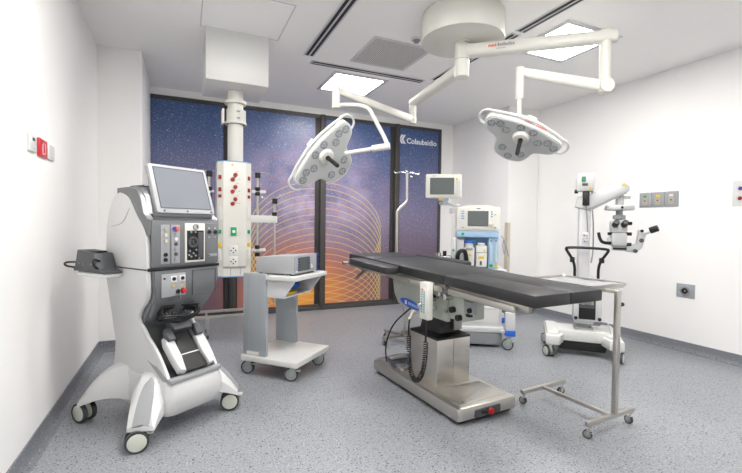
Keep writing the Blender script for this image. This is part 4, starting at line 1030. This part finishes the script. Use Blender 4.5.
b = BM(); tube(b, arc_pts([(.07, -.02, 1.62), (.06, -.05, 1.5), (.085, -.04, 1.3), (.09, -.03, 1.0), (.075, -.02, .9)], 2), .007, 6); tube(b, arc_pts([(.02, -.06, 1.66), (0, -.08, 1.55), (.02, -.065, 1.4), (.035, -.06, 1.2)], 2), .006, 6); ob('cables', b, 'print_grey', MI)
b = BM(); prism(b, [(-.07, 1.6), (.075, 1.6), (.085, 1.72), (.08, 1.77), (-.06, 1.77), (-.075, 1.72)], 'y', -.1, .06, .014); cb = ob('control_box', b, 'micro_white', MI)
b = BM(); bx(b, -.035, .0, -.105, -.098, 1.69, 1.74); bx(b, -.03, .02, -.104, -.098, 1.65, 1.675); ob('control_display', b, 'grey_dark', cb)
b = BM(); bx(b, -.03, -.005, -.107, -.103, 1.7, 1.73); ob('green_light', b, 'green', cb)
b = BM(); cyl(b, (.04, -.1, 1.625), (.04, -.106, 1.625), .012, seg=10); ob('yellow_button', b, 'yellow', cb)
b = BM(); cyl(b, (-.09, -.05, 1.6), (-.06, -.05, 1.6), .02, seg=12); bx(b, -.02, .04, -.09, -.05, 1.46, 1.6, .008); ob('tension_knob', b, 'black', MI)
b = BM()
prism(b, [(-.08, 1.45), (.0, 1.42), (.09, 1.43), (.34, 1.57), (.38, 1.6), (.38, 1.64), (.33, 1.685), (.28, 1.68), (.06, 1.58), (-.06, 1.55)], 'y', -.07, .06, .018); bm_ = ob('boom_arm', b, 'micro_white', MI)
b = BM(); prism(b, [(.305, 1.645), (.35, 1.645), (.33, 1.675)], 'y', -.073, -.069); ob('warning_triangle', b, 'yellow', bm_)
b = BM(); prism(b, [(.02, 1.425), (.08, 1.425), (.36, 1.578), (.34, 1.585)], 'y', -.072, -.069); ob('painted_arm_shadow', b, 'print_grey', bm_)  # grey strip painting the shade along the boom's lower edge
HXm = .31
b = BM(); cyl(b, (HXm, 0, 1.46), (HXm, 0, 1.58), .035, seg=18); cyl(b, (HXm+.03, -.02, 1.54), (HXm+.085, -.02, 1.54), .015, seg=10); ob('suspension', b, 'micro_white', MI)
b = BM(); cyl(b, (HXm, 0, 1.415), (HXm, 0, 1.462), .125, seg=36, bev=.012); di = ob('balance_disc', b, 'micro_white', MI)
b = BM(); cyl(b, (HXm, -.125, 1.44), (HXm, -.131, 1.44), .012, seg=10); ob('disc_knob', b, 'black', di)
b = BM(); cyl(b, (HXm, 0, 1.3), (HXm, 0, 1.42), .03, seg=16); bx(b, HXm-.05, HXm+.05, -.04, .04, 1.33, 1.37, .008); ob('tilt_joint', b, 'grey_light', MI)
b = BM(); bx(b, HXm-.075, HXm+.06, -.09, .05, 1.2, 1.32, .02); bx(b, HXm-.07, HXm+.055, -.1, .06, 1.07, 1.2, .018); cyl(b, (HXm, -.02, 1.03), (HXm, -.02, 1.07), .06, seg=20); bx(b, HXm-.1, HXm-.06, -.04, .02, 1.08, 1.15, .008); hb = ob('optics_body', b, 'micro_white', MI)
for s in (-1, 1):
    b = BM(); cyl(b, (HXm-.01+s*.037, -.08, 1.275), (HXm-.01+s*.037, -.16, 1.3), .03, .026, seg=18, bev=.004); ey = ob('eyepiece', b, 'black', MI)
    b = BM(); cyl(b, (HXm-.01+s*.037, -.16, 1.3), (HXm-.01+s*.037, -.163, 1.301), .018, seg=14); ob('ocular_lens', b, 'screen_dark', ey)
b = BM()
for z in (1.29, 1.19, 1.09): cyl(b, (HXm+.05, -.04, z), (HXm+.1, -.04, z), .016, seg=12)
cyl(b, (HXm-.1, -.04, 1.19), (HXm-.06, -.04, 1.19), .014, seg=12); bx(b, HXm-.06, HXm+.05, -.105, -.095, 1.04, 1.06); ob_split('focus_knob', b, 'black', hb)
b = BM(); tube(b, arc_pts([(HXm-.07, -.05, 1.1), (HXm-.14, -.07, 1.1), (HXm-.17, -.08, 1.13), (HXm-.185, -.08, 1.2)], 2),   .015, 8); ob('hand_grip', b, 'black', MI)
b = BM(); prism(b, [(.37, 1.02), (.45, 1.01), (.5, 1.06), (.53, 1.18), (.53, 1.23), (.47, 1.23), (.455, 1.1), (.37, 1.07)], 'y', -.05, .02, .012); as_ = ob('assistant_tube', b, 'micro_white', MI)
b = BM(); cyl(b, (.51, -.04, 1.2), (.56, -.06, 1.225), .022, seg=12); ob('assistant_neck', b, 'white', as_)
b = BM(); cyl(b, (.555, -.06, 1.225), (.61, -.09, 1.25), .03, seg=16, bev=.004); cyl(b, (.49, -.05, 1.22), (.49, -.065, 1.22), .014, seg=10); ob('assistant_eyepiece', b, 'black', MI)
b = BM(); cyl(b, (.44, -.05, 1.03), (.44, -.075, 1.03), .018, seg=12); cyl(b, (.49, -.05, 1.13), (.49, -.056, 1.13), .02, seg=14); ob_split('assistant_knob', b, 'grey_dark', as_)
b = BM(); lp = [(-.075, -.1, .74), (-.075, -.1, .9), (-.16, -.14, 1.03), (-.16, -.14, 1.055), (.205, -.14, 1.045), (.205, -.14, 1.02), (.13, -.1, .9), (.13, -.1, .74)]
tube(b, arc_pts(lp, 2), .013, 8); ob('push_handle', b, 'black', MI, 'black push handle loop')
b = BM()
for x in (-.1, .155): cyl(b, (x-.02, -.1, .93), (x+.02, -.1, .93), .026, seg=12)
ob_split('handle_clamp', b, 'black', MI)
b = BM(); bx(b, -.12, .2, -.13, .06, .7, .755, .012); bx(b, -.06, .11, -.08, .07, .3, .7, .01); ob('supply_shelf', b, 'micro_white', MI)
b = BM(); bx(b, -.08, .165, -.14, .02, .34, .56, .012); sb = ob('supply_box', b, 'micro_white', MI)
b = BM(); bx(b, -.035, .11, -.146, -.138, .36, .55, .004); ob('box_front', b, 'black', sb)
b = BM(); bx(b, -.028, .1, -.149, -.145, .47, .52, .003); ob('box_slot', b, 'grey_dark', sb)
b = BM()
for x in (-.06, .145): cyl(b, (x, -.14, .37), (x, -.155, .37), .016, seg=12)
ob_split('box_knob', b, 'black', sb)
b = BM(); tube(b, arc_pts([(.165, -.1, .36), (.22, -.1, .34), (.24, -.12, .28), (.26, -.12, .2)], 2), .005, 6); ob('power_lead', b, 'micro_white', MI)

# ------------------------------------------------------------------ instrument stand
ST = thing('instrument_stand', 'steel instrument stand with flat tray beside the foot of the operating table', 'instrument stand', (2.38, 1.95, 0), 4)
b = BM(); bx(b, -.235, .225, -.267, -.241, .078, .104, .002); ob('foot_bar', b, 'steel', ST)
b = BM(); bx(b, -.2, .25, .248, .274, .078, .104, .002); ob('foot_bar', b, 'steel', ST)
b = BM(); bx(b, -.003, .02, -.24, .25, .08, .102, .002); ob('cross_bar', b, 'steel', ST)
b = BM(); bx(b, .017, .046, -.269, -.24, .1, .86, .002); po = ob('pole', b, 'steel', ST)
b = BM(); cyl(b, (.05, -.254, .775), (.085, -.254, .775), .013, seg=12, bev=.003); ob('height_knob', b, 'black', po)
b = BM(); bx(b, .02, .042, -.265, .26, .845, .866, .003); bx(b, -.1, .25, .02, .045, .852, .868, .002); bx(b, -.1, .25, -.16, -.14, .852, .868, .002); ob('tray_support', b, 'steel', ST)
t_ = BM()
def tray():
    rings = []
    for z, k in ((.873, .97), (.868, .985), (.868, .99), (.886, 1.0), (.888, 1.012), (.886, 1.012), (.866, .995), (.866, .97)):
        rings.append([(.09+(x-.09)*k, .07+(y-.07)*k, z) for x, y in rrect(-.1, .275, -.17, .31, .025)])
    loft(t_, rings, caps=False); bx(t_, -.09, .265, -.16, .3, .866, .869)
tray(); ob('tray', t_, 'steel', ST)
for x, y, a in ((-.21, -.254, 20), (.2, -.254, -10), (-.175, .261, 5), (.225, .261, 70)): caster(ST, x, y, .079, .026, a, hub='steel_dark', tyre='rubber', body='chrome', w=.018, brake=(x < 0 and y < 0) or (x > 0 and y > 0))
b = BM()
n_ = 10; vs = [[None]*(n_+1) for _ in range(n_+1)]
for i in range(n_+1):
    for j in range(n_+1):
        vs[i][j] = b.verts.new((-.07+.32*i/n_, -.14+.42*j/n_, .874+.006*math.sin(i*1.9+j*.8)*math.sin(j*1.3)+.004*random.random()))
for i in range(n_):
    for j in range(n_): b.faces.new((vs[i][j], vs[i+1][j], vs[i+1][j+1], vs[i][j+1]))
r_ = bmesh.ops.extrude_face_region(b, geom=b.faces[:]); 
for v in [g for g in r_['geom'] if isinstance(g, bmesh.types.BMVert)]: v.co.z += .0015
o = tag(ob('wrinkled_sheet', b, 'grey_light'), 'wrinkled grey sheet lying on the instrument stand tray', 'wrap'); o.matrix_world = ST.matrix_basis
